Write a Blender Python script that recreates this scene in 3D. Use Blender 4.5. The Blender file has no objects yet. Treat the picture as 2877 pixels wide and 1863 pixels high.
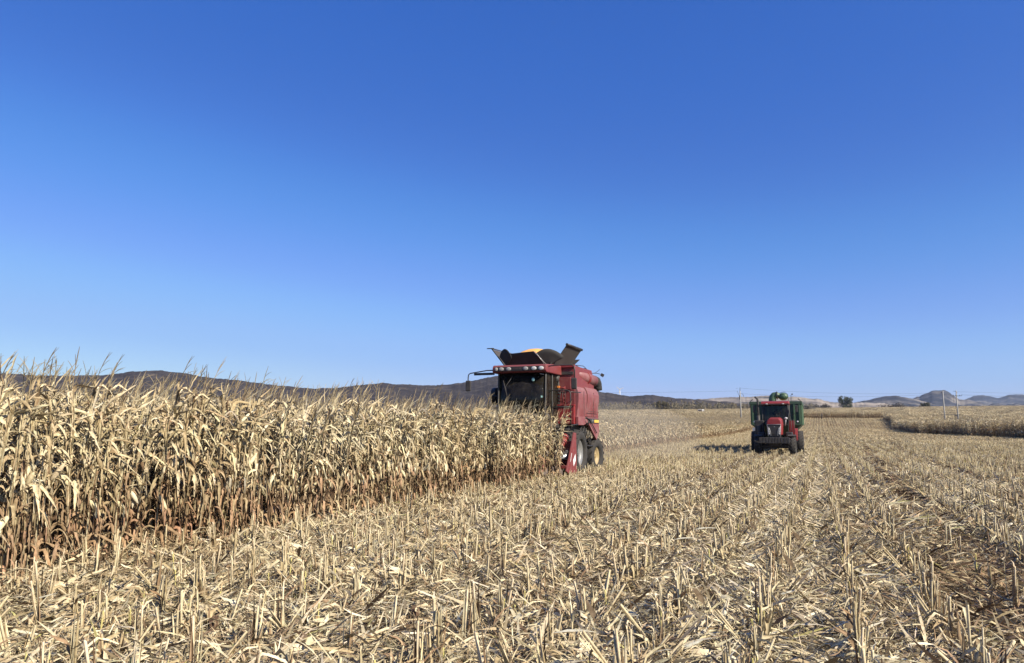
import bpy, bmesh, math, random
import numpy as np
from mathutils import Vector, Matrix, Euler
R = math.radians
scene = bpy.context.scene
COL = scene.collection
rng = random.Random(11)
nr = np.random.default_rng(7)

# ------------------------------------------------------------------ camera
EYE = 1.65
PITCH = 7.609
cam_d = bpy.data.cameras.new('camera'); cam_d.lens = 26; cam_d.sensor_width = 36
cam_d.clip_start = 0.05; cam_d.clip_end = 20000
cam = bpy.data.objects.new('camera', cam_d); COL.objects.link(cam)
cam.location = (0, 0, EYE); cam.rotation_euler = (R(90 + PITCH), 0, 0)
scene.camera = cam

# ------------------------------------------------------------------ light
SUN_AZ = 38.0      # degrees behind the camera's right-hand side
SUN_EL = 34.0
sdir = Vector((math.cos(R(SUN_AZ)) * math.cos(R(SUN_EL)), -math.sin(R(SUN_AZ)) * math.cos(R(SUN_EL)), math.sin(R(SUN_EL))))
sun_d = bpy.data.lights.new('sun', 'SUN'); sun_d.energy = 5.0; sun_d.angle = R(0.5); sun_d.color = (1.0, 0.925, 0.79)
sun = bpy.data.objects.new('sun', sun_d); COL.objects.link(sun)
sun.rotation_euler = (-sdir).to_track_quat('-Z', 'Y').to_euler()
world = bpy.data.worlds.new('World'); scene.world = world; world.use_nodes = True
wt = world.node_tree; wt.nodes.clear()
def wn(t, **k):
    n = wt.nodes.new(t)
    for a, b in k.items(): setattr(n, a, b)
    return n
w_out = wn('ShaderNodeOutputWorld'); w_bg = wn('ShaderNodeBackground'); w_bg.inputs['Strength'].default_value = 0.10
sky = wn('ShaderNodeTexSky', sky_type='NISHITA', sun_disc=False)
sky.sun_elevation = R(SUN_EL); sky.sun_rotation = R(90 + SUN_AZ)
sky.altitude = 600; sky.air_density = 1.0; sky.dust_density = 0.4; sky.ozone_density = 3.0
EXPO = .85
def lin(v): v = v / 255; return v / 12.92 if v <= .04045 else ((v + .055) / 1.055) ** 2.4
m1 = wn('ShaderNodeVectorMath', operation='SCALE'); m1.inputs['Scale'].default_value = .10
cv = wn('ShaderNodeRGBCurve'); m2 = wn('ShaderNodeVectorMath', operation='SCALE'); m2.inputs['Scale'].default_value = 10.0
CUR = (((80, 48), (95, 63), (112, 88), (134, 123), (160, 152), (175, 163)),
       ((106, 101), (126, 118), (144, 146), (168, 171), (182, 188), (212, 207)),
       ((143, 192), (165, 208), (180, 226), (200, 245), (211, 252), (240, 258)))
for c_, pts in zip(cv.mapping.curves, CUR):            # clear autumn air: deeper, bluer sky than the default model
    pts = [(lin(a), lin(b) / 2 ** EXPO) for a, b in pts]
    c_.points[0].location = (0, 0); c_.points[1].location = (1, min(1, lin(252) / 2 ** EXPO * 1.25))
    for a, b in pts: c_.points.new(a, b)
cv.mapping.extend = 'HORIZONTAL'; cv.mapping.update()
wt.links.new(sky.outputs[0], m1.inputs[0]); wt.links.new(m1.outputs[0], cv.inputs['Color']); wt.links.new(cv.outputs[0], m2.inputs[0]); wt.links.new(m2.outputs[0], w_bg.inputs['Color'])
wt.links.new(w_bg.outputs[0], w_out.inputs['Surface'])
scene.view_settings.view_transform = 'Standard'; scene.view_settings.look = 'None'
scene.view_settings.exposure = EXPO; scene.view_settings.gamma = 1.0
scene.cycles.max_bounces = 5; scene.cycles.diffuse_bounces = 1; scene.cycles.glossy_bounces = 3
scene.cycles.transparent_max_bounces = 8; scene.cycles.transmission_bounces = 4
scene.cycles.sample_clamp_indirect = 4.0

# ------------------------------------------------------------------ places
AL = R(22.47)                                   # heading of the maize rows
SA, CA = math.sin(AL), math.cos(AL)
def xy(u, w): return u * SA + w * CA, u * CA - w * SA
def uw(x, y): return x * SA + y * CA, x * CA - y * SA
PR_Y = [-50, 25, 47, 85, 125, 170, 236, 400, 600, 720, 1200, 9000]
PR_Z = [0, 0, -.06, .5, .92, 2.1, 5.3, 10.3, 15.2, 16.4, 10.0, 6.0]
def gz(x, y):
    x = np.asarray(x, float); y = np.asarray(y, float)
    # smoothed piecewise profile
    z = np.zeros_like(y + x)
    for d, wgt in ((-.06, .25), (0, .5), (.06, .25)):
        z = z + wgt * np.interp(y * (1 + d), PR_Y, PR_Z)
    lean = np.clip((x - 60) / 340, -1.0, 1.0)
    far = np.clip((y - 260) / 300, 0, 1)
    return z * (1 + .26 * lean * far) - 1.4 * np.exp(-(((x - 103) / 26) ** 2 + ((y - 178) / 20) ** 2)) + .12 * np.sin(x * .045 + 1) * np.sin(y * .05) * np.clip((y - 30) / 60, 0, 1)
def gzf(x, y): return float(gz(x, y))

# ------------------------------------------------------------------ materials
def new_mat(name):
    m = bpy.data.materials.new(name); m.use_nodes = True
    nt = m.node_tree; nt.nodes.clear()
    out = nt.nodes.new('ShaderNodeOutputMaterial')
    return m, nt, out
def lk(nt, a, b): nt.links.new(a, b)
def mixc(nt, fac, a, b, blend='MIX'):
    n = nt.nodes.new('ShaderNodeMix'); n.data_type = 'RGBA'; n.blend_type = blend
    for s, v in ((n.inputs[0], fac), (n.inputs[6], a), (n.inputs[7], b)):
        if hasattr(v, 'is_output'): lk(nt, v, s)
        elif isinstance(v, (int, float)): s.default_value = v
        else: s.default_value = (*v, 1) if len(v) == 3 else v
    return n.outputs[2]
def noise(nt, scale, detail=4, rough=.6, vec=None, obj=False):
    n = nt.nodes.new('ShaderNodeTexNoise'); n.inputs['Scale'].default_value = scale
    n.inputs['Detail'].default_value = detail; n.inputs['Roughness'].default_value = rough
    if vec is not None: lk(nt, vec, n.inputs['Vector'])
    return n.outputs['Fac']
def ramp(nt, fac, stops):
    n = nt.nodes.new('ShaderNodeValToRGB'); lk(nt, fac, n.inputs[0])
    e = n.color_ramp.elements
    while len(e) < len(stops): e.new(.5)
    for i, (p, c) in enumerate(stops):
        e[i].position = p; e[i].color = (*c, 1) if len(c) == 3 else c
    return n.outputs[0]
def geo_pos(nt): return nt.nodes.new('ShaderNodeNewGeometry').outputs['Position']
def obj_pos(nt): return nt.nodes.new('ShaderNodeTexCoord').outputs['Object']
def scaled(nt, vec, s, rz=0):
    n = nt.nodes.new('ShaderNodeMapping'); n.inputs['Scale'].default_value = s; n.inputs['Rotation'].default_value = (0, 0, rz)
    lk(nt, vec, n.inputs['Vector']); return n.outputs[0]

def straw_mat(name, transl=.10, gloss=True):
    m, nt, out = new_mat(name)
    at = nt.nodes.new('ShaderNodeAttribute'); at.attribute_name = 'tint'
    n1 = noise(nt, .35, 2, .6, geo_pos(nt))
    c = mixc(nt, ramp(nt, n1, [(.35, (0, 0, 0)), (.7, (1, 1, 1))]), at.outputs['Color'], mixc(nt, 1.0, at.outputs['Color'], (.84, .80, .74), 'MULTIPLY'))
    n2 = noise(nt, 28, 3, .7, geo_pos(nt))
    c = mixc(nt, 1.0, c, ramp(nt, n2, [(.3, (.72, .68, .62)), (.55, (1, 1, 1)), (.8, (1.15, 1.15, 1.12))]), 'MULTIPLY')
    p = nt.nodes.new('ShaderNodeBsdfPrincipled'); lk(nt, c, p.inputs['Base Color'])
    p.inputs['Roughness'].default_value = .7; p.inputs['Specular IOR Level'].default_value = .12 if gloss else .08
    t = nt.nodes.new('ShaderNodeBsdfTranslucent'); lk(nt, c, t.inputs['Color'])
    mx = nt.nodes.new('ShaderNodeMixShader'); mx.inputs[0].default_value = transl
    lk(nt, p.outputs[0], mx.inputs[1]); lk(nt, t.outputs[0], mx.inputs[2]); lk(nt, mx.outputs[0], out.inputs[0])
    return m
def paint(name, col, rough=.45, dust=.35, dustcol=(.42, .33, .24), metal=0, spec=.5, scale=6):
    m, nt, out = new_mat(name)
    n = noise(nt, scale, 6, .65, obj_pos(nt)); n2 = noise(nt, scale * 6, 3, .6, obj_pos(nt))
    f = ramp(nt, n, [(.35, (0, 0, 0)), (.75, (dust, dust, dust))])
    geo = nt.nodes.new('ShaderNodeNewGeometry'); sx = nt.nodes.new('ShaderNodeSeparateXYZ'); lk(nt, geo.outputs['Normal'], sx.inputs[0])
    up = nt.nodes.new('ShaderNodeMath'); up.operation = 'MULTIPLY_ADD'; lk(nt, sx.outputs['Z'], up.inputs[0]); up.inputs[1].default_value = .5 * dust; up.inputs[2].default_value = .12 * dust / .35; up.use_clamp = True
    ad = nt.nodes.new('ShaderNodeMath'); ad.operation = 'MAXIMUM'; lk(nt, up.outputs[0], ad.inputs[0]); lk(nt, f, ad.inputs[1])
    c = mixc(nt, ad.outputs[0], col, dustcol)
    c = mixc(nt, 1.0, c, ramp(nt, n2, [(.3, (.86, .86, .86)), (.7, (1.06, 1.06, 1.06))]), 'MULTIPLY')
    p = nt.nodes.new('ShaderNodeBsdfPrincipled'); lk(nt, c, p.inputs['Base Color'])
    p.inputs['Metallic'].default_value = metal; p.inputs['Specular IOR Level'].default_value = spec
    lk(nt, ramp(nt, n, [(.3, (rough,) * 3), (.8, (min(1, rough + .3),) * 3)]), p.inputs['Roughness'])
    lk(nt, p.outputs[0], out.inputs[0]); return m
def glass_mat(name, tint, gl=.5):
    m, nt, out = new_mat(name)
    t = nt.nodes.new('ShaderNodeBsdfTransparent'); t.inputs[0].default_value = (*tint, 1)
    g = nt.nodes.new('ShaderNodeBsdfGlossy'); g.inputs['Roughness'].default_value = .03; g.inputs[0].default_value = (.45, .5, .5, 1)
    d = nt.nodes.new('ShaderNodeBsdfDiffuse'); d.inputs[0].default_value = (.20, .17, .13, 1)
    fr = nt.nodes.new('ShaderNodeFresnel'); fr.inputs[0].default_value = 1.45
    mx = nt.nodes.new('ShaderNodeMixShader'); lk(nt, fr.outputs[0], mx.inputs[0]); lk(nt, t.outputs[0], mx.inputs[1]); lk(nt, g.outputs[0], mx.inputs[2])
    m2 = nt.nodes.new('ShaderNodeMixShader'); lk(nt, ramp(nt, noise(nt, 3, 5, .7, obj_pos(nt)), [(.4, (.03,) * 3), (.8, (.16,) * 3)]), m2.inputs[0])
    lk(nt, mx.outputs[0], m2.inputs[1]); lk(nt, d.outputs[0], m2.inputs[2]); lk(nt, m2.outputs[0], out.inputs[0])
    return m
M = {}
M['straw'] = straw_mat('dry_maize')
M['red'] = paint('red_paint', (.155, .010, .011), .42, .45, (.24, .13, .11))
M['red_bright'] = paint('bright_red_paint', (.20, .008, .008), .38, .22, (.22, .12, .10))
M['red_side'] = paint('dusty_red_panel', (.175, .020, .022), .5, .8, (.25, .155, .145), scale=2.5)
M['dark'] = paint('black_plastic', (.014, .014, .015), .5, .22, (.25, .2, .15))
M['black'] = paint('black_metal', (.008, .008, .009), .4, .10)
M['canvas'] = paint('tank_rubber_canvas', (.016, .015, .014), .75, .3, (.10, .085, .07), scale=4)
M['flap'] = paint('weathered_flap', (.030, .026, .023), .7, .45, (.11, .09, .075), scale=5)
M['steel'] = paint('bare_steel', (.50, .50, .50), .35, .3, (.4, .34, .27), metal=.7)
M['tyre'] = paint('tyre_rubber', (.010, .0098, .0095), .85, .5, (.085, .07, .055), scale=5)
M['rim_grey'] = paint('silver_rim', (.34, .34, .33), .35, .6, (.22, .18, .14), metal=.6)
M['rim_yellow'] = paint('yellow_rim', (.26, .18, .04), .5, .7)
M['green'] = paint('green_paint', (.018, .050, .024), .45, .28, (.16, .16, .11))
M['green_l'] = paint('light_green_and_lit_ribs', (.040, .095, .042), .38, .3, (.18, .18, .12))  # auger paint, and cart ribs with side light put into the colour
M['glass'] = glass_mat('tinted_glass', (.22, .28, .27))
M['glass_clear'] = glass_mat('side_glass', (.30, .36, .38))
M['mirror'] = paint('mirror_glass', (.7, .75, .8), .05, .1, metal=1)
M['lens'] = paint('lamp_lens', (.55, .55, .53), .2, .25)
M['lens_dull'] = paint('dull_lamp_lens', (.28, .28, .27), .3, .35)
M['white'] = paint('white_paint', (.75, .75, .73), .5, .25)
M['sticker'] = paint('pale_green_sticker', (.45, .75, .62), .6, .1)
M['yellow'] = paint('yellow_strip', (.70, .42, .05), .5, .2)
M['orange'] = paint('orange_lens', (.75, .22, .03), .35, .1)
M['grain'] = paint('maize_grain', (.80, .36, .07), .6, .25, (.85, .55, .2), scale=40)
M['concrete'] = paint('pale_concrete', (.27, .265, .245), .8, .4, (.35, .32, .28), scale=3)
M['cloth'] = paint('dark_blue_cloth', (.03, .035, .05), .9, .2)
M['skin'] = paint('skin', (.35, .20, .13), .6, .05)
M['hair'] = paint('black_hair', (.012, .010, .009), .6, .05)
M['wood'] = paint('dark_wood', (.05, .035, .025), .9, .3)
M['mud'] = paint('weathered_grey_brown', (.075, .05, .042), .6, .5, (.16, .12, .09), scale=5)

# ------------------------------------------------------------------ object helpers
def link(name, me, mat=None, parent=None, bevel=0, loc=None, rot=None, smooth=None):
    o = bpy.data.objects.new(name, me); COL.objects.link(o)
    if mat is not None:
        me.materials.append(mat)
    if parent is not None: o.parent = parent
    if loc is not None: o.location = loc
    if rot is not None: o.rotation_euler = rot
    if bevel:
        b = o.modifiers.new('bevel', 'BEVEL'); b.width = bevel; b.segments = 2; b.limit_method = 'ANGLE'; b.angle_limit = R(35)
    return o
def tag(o, label=None, cat=None, group=None, kind=None):
    if label: o['label'] = label
    if cat: o['category'] = cat
    if group: o['group'] = group
    if kind: o['kind'] = kind
    return o
def empty(name, loc, rz=0, label=None, cat=None, group=None):
    o = bpy.data.objects.new(name, None); COL.objects.link(o)
    o.location = loc; o.rotation_euler = (0, 0, rz); o.empty_display_size = .3
    return tag(o, label, cat, group)
class MB:
    def __init__(s): s.v = []; s.f = []; s.sm = []
    def add(s, vs, fs, smooth=False):
        b = len(s.v); s.v += [tuple(v) for v in vs]; s.f += [tuple(i + b for i in f) for f in fs]; s.sm += [smooth] * len(fs); return s
    def box(s, c, d, rot=None):
        x, y, z = d[0] / 2, d[1] / 2, d[2] / 2
        vs = [Vector((a * x, b * y, e * z)) for a in (-1, 1) for b in (-1, 1) for e in (-1, 1)]
        if rot: m = Euler(rot).to_matrix(); vs = [m @ v for v in vs]
        vs = [v + Vector(c) for v in vs]
        return s.add(vs, [(0, 1, 3, 2), (4, 6, 7, 5), (0, 4, 5, 1), (2, 3, 7, 6), (0, 2, 6, 4), (1, 5, 7, 3)])
    def prism(s, prof, x0, x1, axis='x', smooth=False):
        n = len(prof); vs = []
        for t in (x0, x1):
            for a, b in prof:
                vs.append((t, a, b) if axis == 'x' else (a, t, b) if axis == 'y' else (a, b, t))
        fs = [tuple(range(n))[::-1], tuple(range(n, 2 * n))] + [(i, (i + 1) % n, n + (i + 1) % n, n + i) for i in range(n)]
        return s.add(vs, fs)
    def slab(s, pts, th):
        pts = [Vector(p) for p in pts]; nrm = (pts[1] - pts[0]).cross(pts[2] - pts[0]).normalized() * th
        n = len(pts); vs = pts + [p + nrm for p in pts]
        return s.add(vs, [tuple(range(n))[::-1], tuple(range(n, 2 * n))] + [(i, (i + 1) % n, n + (i + 1) % n, n + i) for i in range(n)])
    def tube(s, path, r, n=8, caps=True, r2=None):
        path = [Vector(p) for p in path]; k = len(path); vs = []; prev = None
        for i, p in enumerate(path):
            t = (path[min(i + 1, k - 1)] - path[max(i - 1, 0)]).normalized()
            if prev is None:
                a = t.orthogonal().normalized()
            else:
                a = (prev - t * prev.dot(t)).normalized()
            prev = a; b = t.cross(a)
            rr = r[i] if isinstance(r, (list, tuple)) else r
            for j in range(n):
                q = 2 * math.pi * j / n; vs.append(p + (a * math.cos(q) + b * math.sin(q)) * rr)
        fs = [(i * n + j, i * n + (j + 1) % n, (i + 1) * n + (j + 1) % n, (i + 1) * n + j) for i in range(k - 1) for j in range(n)]
        s.add(vs, fs, True)
        if caps:
            b0 = len(s.v) - k * n
            s.f.append(tuple(b0 + j for j in range(n))[::-1]); s.f.append(tuple(b0 + (k - 1) * n + j for j in range(n))); s.sm += [False, False]
        return s
    def lathe(s, prof, c, axis='x', n=32, smooth=True):
        vs = []; k = len(prof)
        for i in range(n):
            q = 2 * math.pi * i / n
            for a, r in prof:
                if axis == 'x': vs.append((c[0] + a, c[1] + r * math.cos(q), c[2] + r * math.sin(q)))
                elif axis == 'z': vs.append((c[0] + r * math.cos(q), c[1] + r * math.sin(q), c[2] + a))
                else: vs.append((c[0] + r * math.cos(q), c[1] + a, c[2] + r * math.sin(q)))
        fs = [(i * k + j, ((i + 1) % n) * k + j, ((i + 1) % n) * k + j + 1, i * k + j + 1) for i in range(n) for j in range(k - 1)]
        return s.add(vs, fs, smooth)
    def ell(s, c, d, n=16, m=10, rot=None):
        vs = []; mt = Euler(rot).to_matrix() if rot else None
        for i in range(m + 1):
            th = math.pi * i / m
            for j in range(n):
                ph = 2 * math.pi * j / n
                v = Vector((d[0] * math.sin(th) * math.cos(ph), d[1] * math.sin(th) * math.sin(ph), d[2] * math.cos(th)))
                if mt: v = mt @ v
                vs.append(v + Vector(c))
        return s.add(vs, [(i * n + j, i * n + (j + 1) % n, (i + 1) * n + (j + 1) % n, (i + 1) * n + j) for i in range(m) for j in range(n)], True)
    def build(s, name, mat, parent=None, bevel=0, loc=None, rot=None):
        me = bpy.data.meshes.new(name); me.from_pydata(s.v, [], s.f)
        me.polygons.foreach_set('use_smooth', s.sm)
        bm = bmesh.new(); bm.from_mesh(me); bmesh.ops.recalc_face_normals(bm, faces=bm.faces); bm.to_mesh(me); bm.free()
        me.update()
        return link(name, me, mat, parent, bevel, loc, rot)
def arc(c, r, a0, a1, n, plane='xz'):
    o = []
    for i in range(n + 1):
        q = R(a0 + (a1 - a0) * i / n)
        o.append((c[0] + r * math.cos(q), c[1] + r * math.sin(q)))
    return o
def copy_tree(o, parent=None):
    c = o.copy(); COL.objects.link(c); c.parent = parent
    for ch in [x for x in o.children]:
        copy_tree(ch, c)
    return c

# ------------------------------------------------------------------ plant geometry
class PB:                                           # fast buffer of ribbons and stems with a colour per vertex
    def __init__(s): s.v = []; s.f = []; s.c = []; s.n = 0
    def put(s, v, f, c):
        v = np.asarray(v, float).reshape(-1, 3); f = np.asarray(f, int)
        c = np.asarray(c, float)
        if c.ndim == 1: c = np.tile(c, (len(v), 1))
        s.v.append(v); s.f.append(f + s.n); s.c.append(c); s.n += len(v)
    def ribbon(s, P, W, S, col, fold=0.0, cols=3):
        n = len(P); S = np.asarray(S); W = np.asarray(W)[:, None]
        T = np.gradient(P, axis=0); N = np.cross(T, S); N /= np.linalg.norm(N, axis=1)[:, None] + 1e-9
        L = P - S * W * .5; Rr = P + S * W * .5
        if cols == 3:
            Mid = P - N * W * fold
            V = (np.stack([L, Mid, Rr], 1) + nr.normal(0, .05, (n, 3, 3)) * W[:, None]).reshape(-1, 3)
            i = np.arange(n - 1)[:, None] * 3
            f = np.concatenate([i + [0, 1, 4, 3], i + [1, 2, 5, 4]])
            c = np.repeat(np.tile(col, (n, 1)) if np.ndim(col) == 1 else col, 3, 0) * np.tile(np.array([[nr.uniform(.82, 1.0)], [1.08], [nr.uniform(.82, 1.0)]]), (n, 1))
        else:
            V = np.stack([L, Rr], 1).reshape(-1, 3)
            i = np.arange(n - 1)[:, None] * 2
            f = i + [0, 1, 3, 2]
            c = np.repeat(np.tile(col, (n, 1)) if np.ndim(col) == 1 else col, 2, 0)
        s.put(V, f, c)
    def stem(s, P, r, col, n=5):
        P = np.asarray(P, float); k = len(P); r = np.broadcast_to(np.asarray(r, float), (k,))
        T = np.gradient(P, axis=0); T /= np.linalg.norm(T, axis=1)[:, None] + 1e-9
        a = np.cross(T, [0.3, 1, .1]); a /= np.linalg.norm(a, axis=1)[:, None] + 1e-9; b = np.cross(T, a)
        q = np.arange(n) * 2 * np.pi / n
        V = P[:, None] + (a[:, None] * np.cos(q)[:, None] + b[:, None] * np.sin(q)[:, None]) * r[:, None, None]
        i = (np.arange(k - 1) * n)[:, None, None]; j = np.arange(n)[None, :, None]; jn = (j + 1) % n
        f = np.concatenate([i + j, i + jn, i + n + jn, i + n + j], 2).reshape(-1, 4)
        c = np.repeat(np.tile(col, (k, 1)) if np.ndim(col) == 1 else col, n, 0)
        s.put(V.reshape(-1, 3), f, c)
    def merge(s, o, T=None):
        if not o.n: return
        v = np.concatenate(o.v)
        if T is not None: v = v @ T[0].T + T[1]
        s.put(v, np.concatenate(o.f), np.concatenate(o.c))
    def mesh(s, name, mat):
        v = np.concatenate(s.v); f = np.concatenate(s.f); c = np.concatenate(s.c)
        me = bpy.data.meshes.new(name); me.vertices.add(len(v)); me.vertices.foreach_set('co', v.ravel().astype(np.float32))
        me.loops.add(f.size); me.loops.foreach_set('vertex_index', f.ravel().astype(np.int32))
        me.polygons.add(len(f)); me.polygons.foreach_set('loop_start', (np.arange(len(f)) * 4).astype(np.int32))
        me.update(calc_edges=True)
        me.polygons.foreach_set('use_smooth', np.ones(len(f), bool))
        a = me.attributes.new('tint', 'FLOAT_COLOR', 'POINT')
        a.data.foreach_set('color', np.concatenate([c, np.ones((len(c), 1))], 1).ravel().astype(np.float32))
        me.materials.append(mat); me.validate(); return me

CREAM = np.array([.70, .595, .385]); TAN = np.array([.47, .37, .22]); BROWN = np.array([.34, .235, .14]); DBROWN = np.array([.12, .078, .045]); GREENY = np.array([.50, .46, .18]); WHITE = np.array([.82, .73, .53]); GREY = np.array([.40, .36, .27])
def pick(lst, ws, g=nr):
    c = lst[g.choice(len(lst), p=np.array(ws) / sum(ws))]
    return c * g.uniform(.82, 1.12) * (1 + g.normal(0, .02, 3))
WIND = math.radians(8)

def corn_leaf(b, base, az, L, W, el0, droop, g, col, n=8, cols=3, wind=.35):
    t = np.linspace(0, 1, n)
    tb = g.uniform(.08, .42); wdt = g.uniform(.08, .22)
    el = el0 - droop * (.12 * t + .88 / (1 + np.exp(-(t - tb) / wdt * 3))) + g.normal(0, .10, n)
    el = np.maximum(el, R(-89))
    da = ((WIND - az + math.pi) % (2 * math.pi)) - math.pi
    azs = az + da * wind * t + np.cumsum(g.normal(0, .22, n)) * .35
    d = np.stack([np.cos(el) * np.cos(azs), np.cos(el) * np.sin(azs), np.sin(el)], 1) * (L / (n - 1))
    P = np.array(base) + np.cumsum(np.vstack([np.zeros(3), d[:-1]]), 0)
    tw = g.normal(0, .6) + np.cumsum(g.normal(0, .5, n)) * .85
    hs = np.stack([-np.sin(azs), np.cos(azs), np.zeros(n)], 1)
    T = d / np.linalg.norm(d, axis=1)[:, None]; up = np.cross(hs, T)
    S = hs * np.cos(tw)[:, None] + up * np.sin(tw)[:, None]
    Wt = W * np.minimum(1, .55 + 2.2 * t) * np.clip(1 - t ** 2.2, 0, 1) ** .8 * g.uniform(.6, 1.1, n) + .003
    fold = g.uniform(.1, .5)
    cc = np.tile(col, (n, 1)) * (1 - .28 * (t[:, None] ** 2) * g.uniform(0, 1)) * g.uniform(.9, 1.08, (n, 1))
    b.ribbon(P, Wt, S, cc, fold, cols)

def corn_plant(g, lod=0, tassel=True, brown=.42):
    """returns stalk, foliage, ear, tassel buffers"""
    st, fo, ea, ta = PB(), PB(), PB(), PB()
    H = g.uniform(1.80, 2.12)
    lean = g.uniform(.02, .14) if g.random() < .93 else g.uniform(.2, .4); la = WIND + g.normal(0, .8)
    k = 8 if lod == 0 else 4
    z = np.linspace(0, H, k); off = lean * (z / H) ** 2 * H + 0 * z
    P = np.stack([off * math.cos(la), off * math.sin(la), z], 1) + np.concatenate([np.zeros((1, 3)), g.normal(0, .006, (k - 1, 3))])
    def at(zz):
        return np.array([np.interp(zz, P[:, 2], P[:, 0]), np.interp(zz, P[:, 2], P[:, 1]), zz])
    scol = pick([TAN, CREAM, BROWN, GREENY], [4, 3, 2, .6], g)
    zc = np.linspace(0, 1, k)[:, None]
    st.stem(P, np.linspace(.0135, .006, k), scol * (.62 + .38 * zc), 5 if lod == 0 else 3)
    if lod == 0:
        for zz in np.arange(.16, H, .17):
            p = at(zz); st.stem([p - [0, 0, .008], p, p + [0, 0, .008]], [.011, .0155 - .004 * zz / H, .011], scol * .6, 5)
    nl = g.integers(35, 45) if lod == 0 else g.integers(20, 26)
    a0 = g.uniform(0, 6.28)
    for i in range(nl):
        f = (i + .5) / nl; zz = .10 + f * (H - .12); az = a0 + (i % 2) * math.pi + g.normal(0, .6)
        if f < brown: col = pick([BROWN, TAN, DBROWN, np.array([.43, .275, .165])], [3.2, 2.6, 1.0, 3], g)
        elif f < .6: col = pick([TAN, CREAM, BROWN, GREY], [4, 3, 2, .8], g)
        else: col = pick([CREAM * .95, TAN, WHITE * .92, BROWN], [4.5, 4, .5, .9], g)
        L = g.uniform(.22, .56) * (1 if f < .85 else .85); W = g.uniform(.018, .055)
        if f < .5: el0, dr, wd = R(g.uniform(20, 75)), R(g.uniform(110, 165)), .05
        elif f < .78: el0, dr, wd = R(g.uniform(35, 80)), R(g.uniform(90, 165)), .3
        else: el0, dr, wd = R(g.uniform(50, 85)), R(g.uniform(5, 130)), .8
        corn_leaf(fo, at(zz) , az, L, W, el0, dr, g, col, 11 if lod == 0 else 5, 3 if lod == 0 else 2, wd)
        if lod == 0:                                   # sheath wrapped on the stalk
            q = at(zz - .11); p2 = at(zz + .02)
            s0 = np.array([math.cos(az), math.sin(az), 0.])
            fo.ribbon(np.array([q, (q + p2) / 2, p2]) + s0 * .014, [.03, .038, .045], np.tile([-s0[1], s0[0], 0], (3, 1)), col * .95, -.3, 3)
    # hanging ear in papery husk
    for e in range(1):
        ze = g.uniform(.72, 1.15); p = at(ze); az = g.uniform(0, 6.28)
        dn = g.random() < .6
        dirv = np.array([math.cos(az) * .55, math.sin(az) * .55, -.83 if dn else .7]); dirv /= np.linalg.norm(dirv)
        Lh = g.uniform(.2, .27); col = pick([CREAM, WHITE, TAN], [3, 2, 2], g)
        tt = np.array([0, .12, .35, .65, .88, 1.0]); Q = p + np.outer(tt * Lh, dirv) + [0, 0, .03]
        ea.stem(Q, [.012, .026, .032, .029, .018, .005], col, 7 if lod == 0 else 4)
        for h in range(3 if lod == 0 else 1):
            corn_leaf(ea, Q[1], az + g.normal(0, 1), g.uniform(.16, .26), .05, R(-30 if dn else 55), R(60), g, pick([WHITE, CREAM], [1, 1], g), 5, 3 if lod == 0 else 2, .1)
    # tassel blown to one side
    if not tassel:
        p = at(H); ta.stem(np.array([p, p + [.04, 0, .12]]), [.004, .003], TAN, 3)
        return st, fo, ea, ta
    p = at(H); tl = g.uniform(.18, .32); ta_az = WIND + g.normal(0, .28); lean_t = g.uniform(.3, .8)
    tc = pick([TAN * 1.1, GREY * 1.05, np.array([.30, .24, .16])], [4, 2, 1.5], g)
    def spike(p0, L, az, el, bend, r, n):
        t = np.linspace(0, 1, n); e = el - bend * t
        d = np.stack([np.cos(e) * math.cos(az), np.cos(e) * math.sin(az), np.sin(e)], 1) * L / (n - 1)
        return np.array(p0) + np.cumsum(np.vstack([np.zeros(3), d[:-1]]), 0)
    main = spike(p, tl + .18, ta_az, R(88) - lean_t * .30, lean_t * .55, .003, 7)
    ta.stem(main, [.004, .0035, .0035, .004, .005, .0045, .002], tc * np.linspace(1, .62, 7)[:, None], 4 if lod == 0 else 3)
    for i in range(g.integers(2, 6) if lod == 0 else 2):
        s0 = main[2 + (i % 3)] ; az = ta_az + g.normal(0, .75)
        br = spike(s0, g.uniform(.12, .24), az, R(g.uniform(35, 75)), g.uniform(.2, .9), .002, 5)
        ta.stem(br, [.002, .0028, .0032, .003, .0015], tc * g.uniform(.7, 1.1), 3)
    return st, fo, ea, ta

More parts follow.
